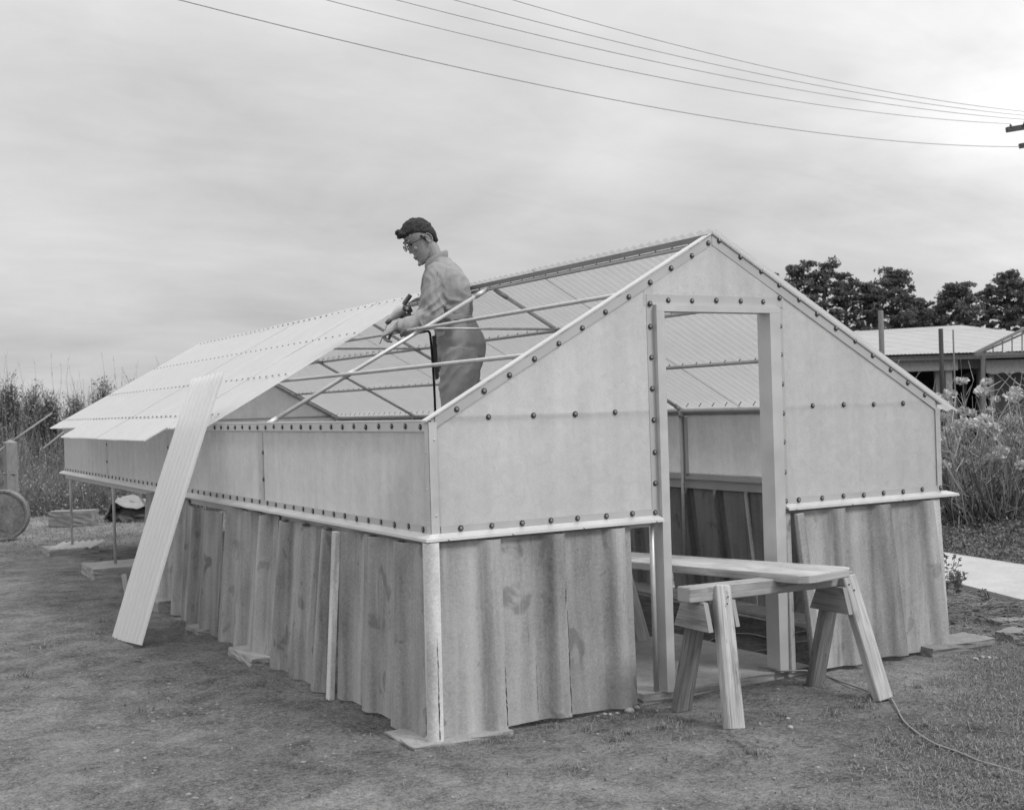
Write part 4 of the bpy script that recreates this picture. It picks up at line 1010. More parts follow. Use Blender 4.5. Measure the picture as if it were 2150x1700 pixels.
mb = MB(); mb.tube([W_(846, 646, .02), W_(858, 648, .02), W_(862, 656, .02)], [.022, .026, .02], 12); DP(mb, 'gear_case', 'drill_d')
mb = MB(); mb.tube([W_(855, 648, .035), W_(855, 648, .052)], .012, 12); DP(mb, 'cap', 'drill')
mb = MB(); mb.tube([W_(838, 662, -.03), W_(856, 683, -.04)], [.019, .017], 10); DP(mb, 'grip', 'drill_d')
cord('drill_cable', [W_(856, 683, -.04), W_(870, 699, -.05), W_(888, 697, -.02), W_(901, 697, .0), W_(905, 720, .0), W_(909, 770, .0), W_(912, 820, .0), W_(914, 870, .0), W_(915, 905, .0), W_(917, 980, 0.), W_(930, 1150, 0)], .0088, 'black', 'black cable hanging straight down in front of the man')

# ------------------------------------------------------------------ power lines
wires = [([(365, 0), (519, 38), (681, 76), (800, 105), (1015, 148), (1250, 201), (1431, 234), (1669, 275), (1878, 299), (2040, 306), (2143, 307)], (14.5, 30.6), 'lowest of the five overhead wires', .010),
         ([(667, 0), (850, 42), (1015, 75), (1250, 135), (1459, 180), (1669, 213), (1878, 241), (2040, 255), (2122, 260)], (17.5, 30.0), 'second lowest overhead wire, ending at the visible insulator', .0085),
         ([(828, 0), (1015, 43), (1250, 104), (1500, 158), (1669, 188), (1878, 218), (2152, 252)], (18.2, 30.0), 'middle one of the five overhead wires', .0085),
         ([(960, 0), (1250, 79), (1500, 137), (1669, 171), (1878, 205), (2180, 246)], (18.8, 30.0), 'second highest overhead wire', .0085),
         ([(1075, 0), (1250, 49), (1500, 115), (1669, 155), (1878, 195), (2210, 240)], (19.3, 30.0), 'highest of the five overhead wires', .0085)]
for pts, (D0, D1), lab, r in wires:
    A_ = sc(*pts[0], D0); B2 = sc(*pts[-1], D1); nrm = (B2-A_).cross(Vector((0, 0, 1))).normalized(); q = []
    for px, py in pts:
        d = cf+cr*((px-1075)/FL)+cu*((850-py)/FL); t = (A_-CP).dot(nrm)/d.dot(nrm); q.append(CP+d*t)
    # smooth the height against distance with a parabola (a hanging wire)
    h = [((p-q[0]).xy).length for p in q]; cfz = np.polyfit(h, [p.z for p in q], 2); dv2 = (B2-A_); dv2.z = 0; LL = dv2.length; dv2.normalize()
    q = [Vector((A_.x+dv2.x*s_, A_.y+dv2.y*s_, float(np.polyval(cfz, s_)))) for s_ in np.linspace(-7, LL, 40)]
    mb = MB(); mb.tube(q, r*.85, 5); o = mb.build('overhead_wire', M['wire'], None, True); tag(o, lab, 'overhead wire', 'overhead wires')
pole = thing('power_pole', tuple(gp(2230, 950)), 'timber power pole with crossarm and insulators at the right edge of the picture', 'power pole')
c1, c2 = sc(2113, 273, 30.0), sc(2330, 238, 30.4)
mb = MB(); mb.beam(c1, c2, .10, .13, (0, 0, 1), bev=.01); P(mb, 'crossarm', 'arm', parent=pole)
for x_, y_ in ((2122, 262), (2152, 254), (2180, 248), (2210, 242)):
    b = sc(x_, y_+5, 30.0); mb = MB(); mb.lathe([(.018, -.02), (.02, .0), (.05, .012), (.045, .035), (.028, .045), (.034, .062), (.024, .085), (.01, .1)], b-Vector((0, 0, .03)), n=12); P(mb, 'insulator', 'porc', True, parent=pole)
pc = (c1+c2)/2; base = Vector((pc.x, pc.y+.1, 0)); pole.location = (base.x, base.y, 0)
for ch in pole.children: ch.location = Vector(ch.location)+Vector(gp(2230, 950))-Vector((base.x, base.y, 0))
mb = MB(); mb.tube([(base.x, base.y, -.3), (base.x, base.y, pc.z+.6)], [.16, .11], 14); P(mb, 'shaft', 'arm', True, parent=pole)
c3 = sc(2141, 307, 30.6); mb = MB(); mb.beam(c3, c3+(c2-c1)*.8, .10, .12, (0, 0, 1)); P(mb, 'lower_crossarm', 'arm', parent=pole)

# ------------------------------------------------------------------ pines
def leafcloud(centres, radii, per, size, flat=1.0, tone_lo=0, tone_hi=1, up=0.0, aspect=1.0):
    n = len(centres); cs = np.repeat(np.asarray(centres, float), per, 0); rs = np.repeat(np.asarray(radii, float), per, 0)
    d = rng.normal(size=(n*per, 3)); d /= np.linalg.norm(d, axis=1, keepdims=True); rr = rng.random((n*per, 1))**.45
    if rs.ndim == 1: rs = rs[:, None]
    off = d*rr*rs; off[:, 2] *= flat; c = cs+off
    a = rng.normal(size=(n*per, 3)); a[:, 2] += up; a /= np.linalg.norm(a, axis=1, keepdims=True)
    b = np.cross(a, rng.normal(size=(n*per, 3))); b /= np.linalg.norm(b, axis=1, keepdims=True)
    s_ = size*(.6+.8*rng.random((n*per, 1)))
    V = np.stack([c-a*s_-b*s_*aspect*.5, c+a*s_*.2-b*s_*aspect, c+a*s_+b*s_*aspect*.4, c-a*s_*.1+b*s_*aspect], 1).reshape(-1, 3)
    F = np.arange(len(V)).reshape(-1, 4); t = np.repeat(tone_lo+(tone_hi-tone_lo)*rng.random(n*per), 4)
    return V, F, t
def sticks(segs, sides=3):
    # segs: list of (p0, p1, r0, r1, tone) -> prism mesh, vectorised
    S = np.array([(*a, *b, r0_, r1_, t) for a, b, r0_, r1_, t in segs], float); n = len(S)
    p0, p1 = S[:, :3], S[:, 3:6]; d = p1-p0; d /= (np.linalg.norm(d, axis=1, keepdims=True)+1e-9)
    ref = np.where(np.abs(d[:, 2:3]) > .9, np.array([[1., 0, 0]]), np.array([[0, 0, 1.]])); a = np.cross(d, ref); a /= np.linalg.norm(a, axis=1, keepdims=True); b = np.cross(d, a)
    V = np.zeros((n, 2*sides, 3))
    for k in range(sides):
        t = 2*math.pi*k/sides; u = a*math.cos(t)+b*math.sin(t); V[:, k] = p0+u*S[:, 6:7]; V[:, sides+k] = p1+u*S[:, 7:8]
    base = (np.arange(n)*2*sides)[:, None]; F = np.concatenate([base+np.array([[k, (k+1) % sides, sides+(k+1) % sides, sides+k]]) for k in range(sides)], 0)
    return V.reshape(-1, 3), F, np.repeat(S[:, 8], 2*sides)
def merge(parts):
    V = []; F = []; T = []; o = 0
    for v, f, t in parts: V.append(v); F.append(f+o); T.append(t); o += len(v)
    return np.concatenate(V), np.concatenate(F), np.concatenate(T)
DP_ = 88.0
pxm = FL/DP_
def pine(px, top_py, w_px, base_py, lab, dens=1.0, lobes=None, D=DP_, open_=False, seed=0, lean=0):
    r_ = random.Random(seed*17+int(px)); b = sc(px, 858, D); b.z = 0
    zt_ = sc(px, top_py, D).z; R_ = w_px/2/(FL/D); right = Vector((cr.x, cr.y, 0)).normalized(); deep = Vector((cf.x, cf.y, 0)).normalized()
    t = thing('pine_tree', tuple(b), lab, 'tree', 'dark pines on the skyline')
    zb = max(1.2, sc(px, base_py, D).z)
    segs = []; cen = []; rad = []
    tp = Vector((0, 0, zt_-.8))+right*lean; segs.append(((0, 0, -.5), tuple(tp*.5), .30, .22, 0)); segs.append((tuple(tp*.5), tuple(tp), .22, .07, 0))
    nb = int((27 if not open_ else 30)*dens); R_ *= 1.06
    for i in range(nb):
        h = zb+(zt_-zb)*((i+.5)/nb)**.85; f = (h-zb)/(zt_-zb)
        prof = (.78+.22*math.sin(math.pi*f))*math.sqrt(max(.06, 1-(max(0, f-.45)/.56)**2)) if not open_ else (.95*(1-f)**.7+.12)
        ang = i*2.4+r_.uniform(-.5, .5); ln = R_*prof*r_.uniform(.55, 1.12)
        d = right*math.cos(ang)+deep*math.sin(ang); p0 = tp*(h*.93/tp.z) if h*.93 < tp.z else tp*.98
        p1 = p0+d*ln+Vector((0, 0, ln*.22+r_.uniform(0, .35)))
        segs.append((tuple(p0), tuple(p1), .06, .025, 0))
        m_ = 4
        for k in range(m_):
            q = p0+(p1-p0)*(.62+.44*k/m_)+Vector((r_.uniform(-.45, .45), r_.uniform(-.45, .45), r_.uniform(-.05, .55)))
            cen.append(tuple(q)); s_ = r_.uniform(.20, .56)*(1 if not open_ else .72)*min(1.2, R_/2.4+.35); rad.append((s_*1.15, s_*1.15, s_*r_.uniform(.38, .62)))
    V, F, T = leafcloud(cen, np.array(rad), 46 if not open_ else 34, .115, 1.0, 0, 1, .4, .55)
    cn = npmesh('crown', V, F, M['pine'], False, T); link('crown', cn, t)
    V, F, T = sticks(segs, 6); tk = npmesh('trunk', V, F, M['bark'], False, T); link('trunk', tk, t)
pine(1622, 566, 48, 690, 'pine mostly hidden behind the right roof slope, leftmost on the skyline', .8, seed=1)
pine(1683, 543, 84, 752, 'tall dark pine nearest the right roof slope, with rounded top', 1.25, seed=2)
pine(1738, 539, 74, 758, 'tall dark pine second from the roof slope with narrow top', 1.2, seed=3)
pine(1782, 572, 60, 765, 'dark pine with stepped outline third from the roof slope', 1.1, seed=4)
pine(1828, 585, 62, 740, 'dark pine with gappy crown left of the broad one', 1.0, seed=5)
pine(1880, 560, 100, 735, 'broad domed dark pine in the middle of the group', 1.6, seed=6)
pine(1930, 622, 66, 752, 'lower dark pine filling the dip right of the broad one', 1.1, seed=7)
pine(1962, 640, 60, 770, 'low dark pine behind the dark pole', .9, seed=11)
pine(2017, 586, 92, 757, 'compact dark pine standing alone above the white roof', 1.7, seed=8)
pine(2079, 592, 60, 745, 'open pine with separate tiers of branches', .85, open_=True, seed=9)
pine(2122, 563, 66, 690, 'pine with round head and bare double stem at the right', 1.0, seed=10)
pine(2160, 585, 60, 765, 'dark pine cut by the right edge of the picture', 1.0, seed=12)

# ------------------------------------------------------------------ shed with whitewashed roof
rt = Vector((cr.x, cr.y, 0)).normalized(); dp = Vector((cf.x, cf.y, 0)).normalized()
shO = sc(1990, 858, 24.0); shO.z = 0
shed = thing('shed', tuple(shO), 'open fronted shed with weathered beams and long whitewashed roof behind the shrubs', 'shed')
def S(a, d, z): return shO+rt*a+dp*d+Vector((0, 0, z))
def atD(px, py, D): p = sc(px, py, D); return p
k24 = FL/24
def za(px, py, D=24.0): p = sc(px, py, D); return (p-shO).dot(rt), (p-shO).dot(dp), p.z
def sbox(a0, a1, d0, d1, z0, z1, nm, mat, par=shed):
    mb = MB(); p0 = S((a0+a1)/2, (d0+d1)/2, z0); p1 = S((a0+a1)/2, (d0+d1)/2, z1); mb.beam(p0, p1, a1-a0, d1-d0, dp); return P(mb, nm, mat, parent=par)
aL, _, zE = za(1790, 748); aR = za(2330, 738)[0]; zE = za(2000, 745)[2]
# roof plane rising away (corrugated), one long sheet per metre
npan = 12
for i in range(npan):
    a0 = aL-.6+(aR-aL+1.2)*i/npan; a1 = aL-.6+(aR-aL+1.2)*(i+1)/npan-.01; mb = MB(); nn = 14
    vs = []
    for j in range(nn+1):
        a = a0+(a1-a0)*j/nn; h = .005*math.cos(j*math.pi)
        vs += [S(a, -.25, zE+.03+h), S(a, 9.5, zE+1.02+h+.028*a)]
    mb.add(vs, [(2*j, 2*j+2, 2*j+3, 2*j+1) for j in range(nn)]); P(mb, 'roof_sheet', 'white_roof', parent=shed)
def bpx(x0, x1, y0, y1, D, th, nm, mat):
    a0, d0, z1 = za(x0, y0, D); a1, _, z0 = za(x1, y1, D); z0, z1 = min(z0, z1), max(z0, z1)
    return sbox(a0, a1, d0-th/2, d0+th/2, z0, z1, nm, mat)
sbox(aL-.3, aR, -.20, -.12, zE-.095, zE+.0, 'fascia_board', 'fascia')
bpx(1800, 2010, 755, 777, 23.9, .07, 'beam', 'fascia_l')
bpx(2008, 2072, 752, 773, 24.2, .08, 'beam', 'fascia')
# beam with a scalloped lower edge
a0, d0, z1 = za(2070, 756, 23.9); a1, _, z0 = za(2300, 778, 23.9); mb = MB(); q = [S(a0, d0, z1), S(a1, d0, z1)]
for k in range(60, -1, -1):
    a = a0+(a1-a0)*k/60; q.append(S(a, d0, z0+.02-.03*abs(math.sin(k*.36))))
mb.prism(q, dp*.05); P(mb, 'scalloped_board', 'fascia_l', parent=shed)
zt_ = za(2000, 772)[2]
for x0, x1, D, mt in ((1963, 1971, 24.05, 'fascia_l'), (1973, 1977, 24.3, 'fascia'), (1984, 1998, 23.95, 'fascia_l'), (2052, 2066, 24.4, 'fascia'), (2076, 2085, 24.0, 'fascia'), (2200, 2212, 24.0, 'fascia'), (1830, 1842, 24.0, 'fascia_l')):
    a0 = za(x0, 800, D)[0]; a1 = za(x1, 800, D)[0]; d0 = za(x0, 800, D)[1]
    sbox(a0, a1, d0-.05, d0+.05, 0, zt_-.0, 'post', mt)
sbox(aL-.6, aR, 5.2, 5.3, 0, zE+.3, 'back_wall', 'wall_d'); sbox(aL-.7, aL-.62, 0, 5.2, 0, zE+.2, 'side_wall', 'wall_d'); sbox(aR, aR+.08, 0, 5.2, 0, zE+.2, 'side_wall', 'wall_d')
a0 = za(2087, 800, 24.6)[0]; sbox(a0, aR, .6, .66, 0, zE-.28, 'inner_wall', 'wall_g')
mb = MB(); mb.beam(atD(2005, 803, 25.2), atD(2062, 772, 25.4), .06, .09, (0, 0, 1)); P(mb, 'brace', 'fascia', parent=shed)
mb = MB(); mb.beam(atD(2026, 800, 25), atD(2026, 860, 25), .05, .05, (0, 1, 0)); P(mb, 'inner_post', 'fascia', parent=shed)
# bench, boards and junk in the dark interior
# poles in front of the roof
def polething(px, y0, y1, w, D, mat, lab, cat='pole'):
    a, b = sc(px, y0, D), sc(px, y1, D); b.z = -.1; b.x, b.y = a.x, a.y; mb = MB(); mb.tube([b, a], [w*.55, w*.5], 8); o = mb.build('pole', M[mat], None, True); tag(o, lab, cat)
polething(1849, 652, 0, .10, 23.5, 'fascia', 'tall grey timber pole rising before the white roof', 'pole')
polething(1975, 690, 0, .085, 23.4, 'wall_d', 'short dark pole standing against the white roof', 'pole')
polething(2001, 692, 0, .03, 23.4, 'fascia', 'thin rod beside the dark pole at the white roof', 'rod')
bx = bpx(1822, 1830, 732, 745, 23.6, .1, 'vent_stub', 'fascia')
# glasshouse rafters at far right
gl2 = thing('glasshouse_frame', tuple(Vector((*sc(2140, 860, 22).xy, 0))), 'sloping pale glasshouse rafter with short struts at the far right', 'frame')
def ln(x0, y0, x1, y1, D, w, nm='strut', mat='fascia_l'): mb = MB(); mb.beam(sc(x0, y0, D), sc(x1, y1, D), w, w, dp); P(mb, nm, mat, parent=gl2)
ln(2046, 742, 2180, 676, 21.5, .05, 'rafter'); ln(2056, 742, 2185, 684, 21.6, .03, 'rafter')
for x in (2085, 2105, 2125, 2146): ln(x, 742-(x-2046)*.48, x, 742, 21.5, .018)
ln(2046, 744, 2200, 742, 21.5, .06, 'sill_bar', 'fascia')
for x in (2064,): ln(x, 744, x, 1020, 21.5, .06, 'post', 'fascia')

# ------------------------------------------------------------------ shrub with pale flower heads
def shrub(px, D, lab, ns, nh, spread, seed, top=(800, 990), base_py=None):
    r_ = random.Random(seed); b = sc(px, 860, D); b.z = 0; t = thing('flowering_shrub', tuple(b), lab, 'shrub', 'bushy shrubs with pale flower heads right of the greenhouse')
    segs = []; cen = []; rad = []; heads = 0
    for i in range(ns):
        th = r_.uniform(0, 2*math.pi); r0_ = r_.random()**.6*.42*spread; x, y = r0_*math.cos(th), r0_*math.sin(th)*.7
        lean = Vector((math.cos(th), math.sin(th), 0))*(r0_*.9+r_.uniform(-.35, .6)); p = Vector((x, y, -.03)); hgt = r_.uniform(.75, 1.72 if i % 3 == 0 else 1.3)
        thick = r_.choice([.0045, .006, .008, .012 if r_.random() < .5 else .006]); tone = r_.random()*.75+.05 if thick < .01 else r_.random()*.3
        nseg = 5; pv_ = p
        for k in range(nseg):
            f = (k+1)/nseg; q = p+lean*(f**.8)+Vector((r_.uniform(-.08, .08), r_.uniform(-.08, .08), hgt*f))
            segs.append((tuple(pv_), tuple(q), thick*(1-.6*(k/nseg)), thick*(1-.6*f), tone)); 
            if k >= 1 and r_.random() < .85:
                e = q+Vector((r_.uniform(-.30, .30), r_.uniform(-.25, .25), r_.uniform(.02, .36))); segs.append((tuple(q), tuple(e), thick*.5, .002, min(1, tone+.2)))
            pv_ = q
        if i < nh or (hgt > 1.45 and r_.random() < .3):
            s_ = r_.uniform(.05, .105); cen.append(tuple(pv_+Vector((0, 0, .02)))); rad.append((s_, s_, s_*.62))
    for i in range(18):   # thick dark lower limbs
        th = r_.uniform(0, 6.28); p = Vector((r_.uniform(-.3, .3), r_.uniform(-.2, .2), 0)); d = Vector((math.cos(th)*.75, math.sin(th)*.5, r_.uniform(.25, .8)))
        q = p+d*.5; e = q+Vector((d.x*.3, d.y*.3, .45)); segs += [(tuple(p), tuple(q), .022, .016, 0), (tuple(q), tuple(e), .016, .008, .05)]
    V, F, T = sticks(segs, 4); link('stems', npmesh('stems', V, F, M['stem_r'], True, T), t)
    V, F, T = leafcloud(cen, np.array(rad), 85, .021, 1, 0, 1, .6, .8); link('flower_heads', npmesh('flower_heads', V, F, M['bloom'], False, T), t)
    cen2 = [(r_.gauss(0, .42*spread), r_.gauss(0, .3), r_.uniform(.1, 1.0)) for _ in range(ns//3)]
    V, F, T = leafcloud(cen2, np.full((len(cen2), 3), .10), 14, .019, 1, 0, 1, .3, .4); link('leaves', npmesh('leaves', V, F, M['gcov'], False, T), t)
shrub(1990, 13.6, 'shrub with pale flower heads closest to the greenhouse corner', 80, 16, 1.0, 1)
shrub(2050, 12.8, 'tangled shrub with pale flower heads in front of the shed posts', 93, 18, 1.1, 2)
shrub(2115, 12.9, 'thickest shrub with broad pale flower heads at the right edge', 99, 22, 1.1, 3)
shrub(2180, 13.4, 'shrub with pale flower heads just past the right edge of the picture', 120, 14, 1.0, 4)
shrub(1930, 14.6, 'shrub hidden mostly behind the right wall of the greenhouse', 90, 16, 1.0, 5)
# ground cover strip behind the path
def region_points(poly_px, n):
    pts = [gp(*p) for p in poly_px]; xs = [p.x for p in pts]; ys = [p.y for p in pts]; out_ = []
    def inside(x, y):
        c_ = False; j = len(pts)-1
        for i in range(len(pts)):
            if ((pts[i].y > y) != (pts[j].y > y)) and (x < (pts[j].x-pts[i].x)*(y-pts[i].y)/(pts[j].y-pts[i].y)+pts[i].x): c_ = not c_
            j = i
        return c_
    while len(out_) < n:
        X = rng.uniform(min(xs), max(xs), 4000); Y = rng.uniform(min(ys), max(ys), 4000)
        for x, y in zip(X, Y):
            if inside(x, y): out_.append((x, y))
            if len(out_) >= n: break
    return np.array(out_)
gpnt = []
for i in range(2600):
    s_ = rng.uniform(-.5, 9); t_ = rng.random()
    x0 = np.interp(s_, [-.9, 1.5, 2.95, 6, 14], [5.9, 6.45, 6.72, 7.35, 9.3]); gpnt.append((x0+.06+t_*1.5, s_+rng.uniform(-.1, .1), .04+.16*rng.random()*(.4+t_)))
V, F, T = leafcloud(gpnt, np.full((len(gpnt), 3), .10), 20, .015, .8, 0, 1, .8, .6)
o = link('ground_cover', npmesh('ground_cover', V, F, M['gcov'], False, T)); tag(o, 'low leafy ground cover along the far side of the path', None, None, 'stuff')
# young weeds at the path edge
def weed(px, py, h, lab, seed, n=5):
    r_ = random.Random(seed); b = gp(px, py); t = thing('weed', tuple(b), lab, 'weed'); segs = []; cen = []
    for i in range(n):
        p = Vector((0, 0, 0)); d = Vector((r_.uniform(-.5, .5), r_.uniform(-.5, .5), 1)).normalized()
        for k in range(5):
            q = p+d*h/5; segs.append((tuple(p), tuple(q), .003, .002, .3)); cen.append(tuple(q)); p = q; d = (d+Vector((r_.uniform(-.2, .2), r_.uniform(-.2, .2), 0))).normalized()
    V, F, T = sticks(segs, 3); link('stem', npmesh('stem', V, F, M['stem'], False, T), t)
    V, F, T = leafcloud(cen, np.full((len(cen), 3), .022), 4, .021, 1, .2, 1, .2, .4); link('leaves', npmesh('leaves', V, F, M['gcov'], False, T), t)
weed(1988, 1238, .27, 'leafy weed at the path edge touching the greenhouse corner', 1); weed(2012, 1246, .16, 'low spreading weed between path and soil bank', 2, 7); weed(2065, 1262, .07, 'tiny weed at the near edge of the path', 3, 3)
# dry vine stalks on the soil bank
segs = []
for i in range(520):
    x, y = 4.35+rng.normal()*.5, .25+rng.normal()*.75
    if x < 3.75: continue
    if x > np.interp(y, [-.7, .7, 1.95, 5], [4.4, 4.9, 5.35, 6.0]): continue
    z = hz1(x, y)+rng.random()*.05; a = rng.uniform(0, 6.28); l_ = rng.uniform(.06, .3)
    segs.append(((x, y, z), (x+math.cos(a)*l_, y+math.sin(a)*l_, z+rng.uniform(-.02, .05)), .003, .002, rng.random()))
V, F, T = sticks(segs, 3); o = link('dry_stalks', npmesh('dry_stalks', V, F, M['stem'], False, T)); tag(o, 'dry broken stalks strewn over the soil bank by the path', None, None, 'stuff')

# ------------------------------------------------------------------ left background thicket
def stripD(px, D): p = sc(px, 880, D); p.z = 0; return p
segs = []; cen = []; rad = []
r_ = random.Random(5)
for i in range(8500):
    px = r_.uniform(-260, 900); D = 19.5+r_.random()**1.3*8; p = stripD(px, D)
    top_ = (1.45+.75*fbm(np.array([px*.011]), np.array([D*.3]), 3)[0])*(1+.05*(D-20)); hgt = max(.5, top_*r_.uniform(.55, 1.12))
    if D < 21: hgt *= .62
    th = r_.choice([.003, .0045, .007]); tone = r_.random()
    m1 = p+Vector((r_.uniform(-.15, .15), r_.uniform(-.15, .15), hgt*.5)); e = m1+Vector((r_.uniform(-.25, .25), r_.uniform(-.25, .25), hgt*.55))
    segs += [(tuple(p), tuple(m1), th, th*.8, tone), (tuple(m1), tuple(e), th*.8, .002, tone)]
    if r_.random() < .6: segs.append((tuple(m1), tuple(m1+Vector((r_.uniform(-.3, .3), r_.uniform(-.3, .3), r_.uniform(.1, .5)))), th*.5, .002, tone))
    if r_.random() < .72:
        h = r_.random()**1.2*.9; cen.append(tuple(p+Vector((0, 0, hgt*h)))); rad.append((.2, .2, .22))
V1, F1, T1 = sticks(segs, 3); V2, F2, T2 = leafcloud(cen, np.array(rad), 15, .021, 1, 0, 1, .2, .5)
o = link('thicket', npmesh('thicket', *merge([(V1, F1, T1*.7), (V2, F2, T2)])[:2], M['leaf'], False, merge([(V1, F1, T1*.7), (V2, F2, T2)])[2])); tag(o, 'tangled waist high weeds and brush left of the greenhouse', None, None, 'stuff')
def bush(px, py_top, w_px, D, lab, seed, leafy=1.0, tone=(0, .6)):
    r_ = random.Random(seed); b = stripD(px, D); zt_ = sc(px, py_top, D).z; R_ = w_px/2/(FL/D); t = thing('bush', tuple(b), lab, 'bush', 'bushes standing up out of the brush'); segs = []; cen = []
    for i in range(130):
        th = r_.uniform(0, 6.28); rr = r_.random()**.5; hx = Vector((math.cos(th)*R_*rr, math.sin(th)*R_*rr, zt_*(1-.28*rr*rr)*r_.uniform(.86, 1.05))); m1 = Vector((hx.x*.35, hx.y*.35, hx.z*.5)); tn = r_.random()*.5
        segs += [((hx.x*.08, hx.y*.08, 0), tuple(m1), .010, .008, tn), (tuple(m1), tuple(hx), .008, .002, tn)]
        for k in range(4):
            q = m1+(hx-m1)*r_.uniform(.2, .95); e = q+Vector((r_.uniform(-.2, .2), r_.uniform(-.2, .2), r_.uniform(.1, .35))); segs.append((tuple(q), tuple(e), .004, .0015, tn)); cen.append(tuple((q+e)/2))
    V, F, T = sticks(segs, 3); link('twigs', npmesh('twigs', V, F, M['bark'], False, T), t)
    V, F, T = leafcloud(cen, np.full((len(cen), 3), .14), int(5*leafy)+1, .026, 1, tone[0], tone[1], .3, .45); link('leaves', npmesh('leaves', V, F, M['leaf'], False, T), t)
bush(218, 800, 66, 25, 'upright dark bush above the rest, left of the roof edge', 1, .7, (0, .10)); bush(165, 838, 58, 22.5, 'rounded leafy bush below the dark one', 2, 1.4, (.05, .6)); bush(105, 830, 50, 24, 'narrow twiggy bush at the left of the rounded one', 3, .8, (0, .3))
bush(18, 796, 60, 23, 'twiggy bush at the left edge of the picture', 4, .9, (0, .4)); bush(70, 812, 50, 25, 'pale twiggy bush second from the left edge', 5, .9, (.2, .7)); bush(275, 800, 40, 27, 'small bush just left of the rising roof edge', 6, .6, (0, .3))
def sapling(px, py, D, seed):
    r_ = random.Random(seed); b = stripD(px, D); zt_ = sc(px, py, D).z; segs = []; p = Vector((0, 0, 0)); n_ = 7
    for k in range(n_):
        q = Vector((r_.uniform(-.05, .05), r_.uniform(-.05, .05), zt_*(k+1)/n_)); segs.append((tuple(p), tuple(q), .010*(1-k/n_*.8), .010*(1-(k+1)/n_*.9), .6)); 
        if k > 2:
            for j in range(2): a = r_.uniform(0, 6.28); l_ = r_.uniform(.05, .16); segs.append((tuple(q), tuple(q+Vector((math.cos(a)*l_*.3, math.sin(a)*l_*.3, l_))), .0025, .001, .6))
        p = q
    V, F, T = sticks(segs, 4); o = link('sapling', npmesh('sapling', V, F, M['stem'], False, T), None, None, tuple(b)); tag(o, ('First Second Third Fourth Fifth Sixth Seventh Eighth Ninth Tenth Eleventh Twelfth Thirteenth Fourteenth Fifteenth'.split()[seed])+' thin bare sapling from the left edge, rising above the brush', 'sapling', 'bare saplings above the brush')
for i, (x, y) in enumerate(((16, 752), (46, 768), (78, 764), (112, 752), (127, 770), (145, 757), (153, 775), (172, 790), (224, 752), (246, 758), (256, 775), (265, 785), (295, 772), (330, 760), (338, 768))): sapling(x, y, 25.5+(i % 4)*.7, i)

# fence post with rails
fp = thing('fence_post', tuple(Vector((*sc(20, 880, 17).xy, 0))), 'square weathered strainer post with pointed top and sloping rails at the left edge', 'fence post')
pb_ = Vector((*sc(20, 880, 17).xy, 0)); ztp = sc(20, 929, 17).z
rot45 = Matrix.Rotation(math.radians(38), 3, 'Z')
mb = MB(); mb.beam(pb_-Vector((0, 0, .2)), pb_+Vector((0, 0, ztp)), .15, .15, rot45 @ dp, bev=.0); mb.beam(pb_+Vector((0, 0, ztp)), pb_+Vector((0, 0, ztp+.045)), .15, .15, rot45 @ dp, .02, .02); P(mb, 'post', 'fascia_l', parent=fp)
mb = MB(); mb.tube([sc(28, 924, 17), sc(108, 868, 18)], .016, 6); P(mb, 'rail', 'fascia_l', True, parent=fp)
mb = MB(); mb.tube([sc(-30, 966, 16), sc(9, 938, 16.9)], .016, 6); P(mb, 'rail', 'fascia_l', True, parent=fp)
mb = MB(); mb.tube([sc(5, 994, 16.9), sc(32, 995, 16.95)], .014, 6); P(mb, 'wire_band', 'rust', True, parent=fp)
mb = MB(); mb.tube([sc(90, 942, 15), sc(136, 905, 15.6), sc(180, 870, 16)], .015, 6); o = mb.build('thin_rail', M['fascia_l'], None, True); tag(o, 'thin pale pole sloping up behind the low corner of the roof', 'pole')
# round drum end lying on its side
dc = sc(3, 1080, 15.6); dc.z = .325; ddir = (CP-dc); ddir.z = 0; ddir.normalize(); ddir = Matrix.Rotation(math.radians(-14), 3, 'Z') @ ddir
mb = MB(); mb.lathe([(.0, .006), (.20, .004), (.29, .0), (.295, .012), (.32, .014), (.326, 0), (.326, -.14)], dc, ddir, 40, caps=False); 
o = mb.build('drum', M['rust'], None, True); o.data.set_sharp_from_angle(angle=math.radians(35)); tag(o, 'rusty round drum standing on its rim at the left edge', 'drum')
slab('concrete_trough', .0, .62, .0, .30, 0, .22, 'low concrete trough in the grass between the two bare posts', 'trough', 'conc_d')
bpy.data.objects['concrete_trough'].location = gp(155, 1103); bpy.data.objects['concrete_trough'].rotation_euler = (0, 0, -YAW)
# tarpaulin over a heap of soil
hp = gp(283, 1090); 
bm = bmesh.new(); bmesh.ops.create_icosphere(bm, subdivisions=4, radius=1)
for v in bm.verts:
    c = v.co; n_ = mn.noise(c*2.3)*.3+mn.noise(c*6)*.14+mn.noise(c*14)*.06; v.co = Vector((c.x*.42, c.y*.3, max(c.z, -.1)*.24))*(1+n_)
me = bpy.data.meshes.new('soil_heap'); bm.to_mesh(me); bm.free(); me.materials.append(M['soilheap']); o = link('soil_heap', me, None, None, hp, (0, 0, -YAW)); tag(o, 'dark lumpy heap of soil under a pale cover beyond the posts', 'heap')
mb = MB(); gw, gd = 16, 8; pts_ = []
for j in range(gd+1):
    for i in range(gw+1):
        u = i/gw; w_ = j/gd; x = -.36+.78*u; y = -.33+.6*w_; z = .33+.03*math.sin(u*9)+.05*mn.noise(Vector((u*4, w_*4, 1)))-.10*(1-w_)*math.sin(u*3.14)
        if u < .15: z -= (.15-u)*2.0
        if u > .55: z -= (u-.55)*.10+(1-w_)*(u-.55)*.2
        pts_.append(hp+rt*x+dp*y+Vector((0, 0, z)))
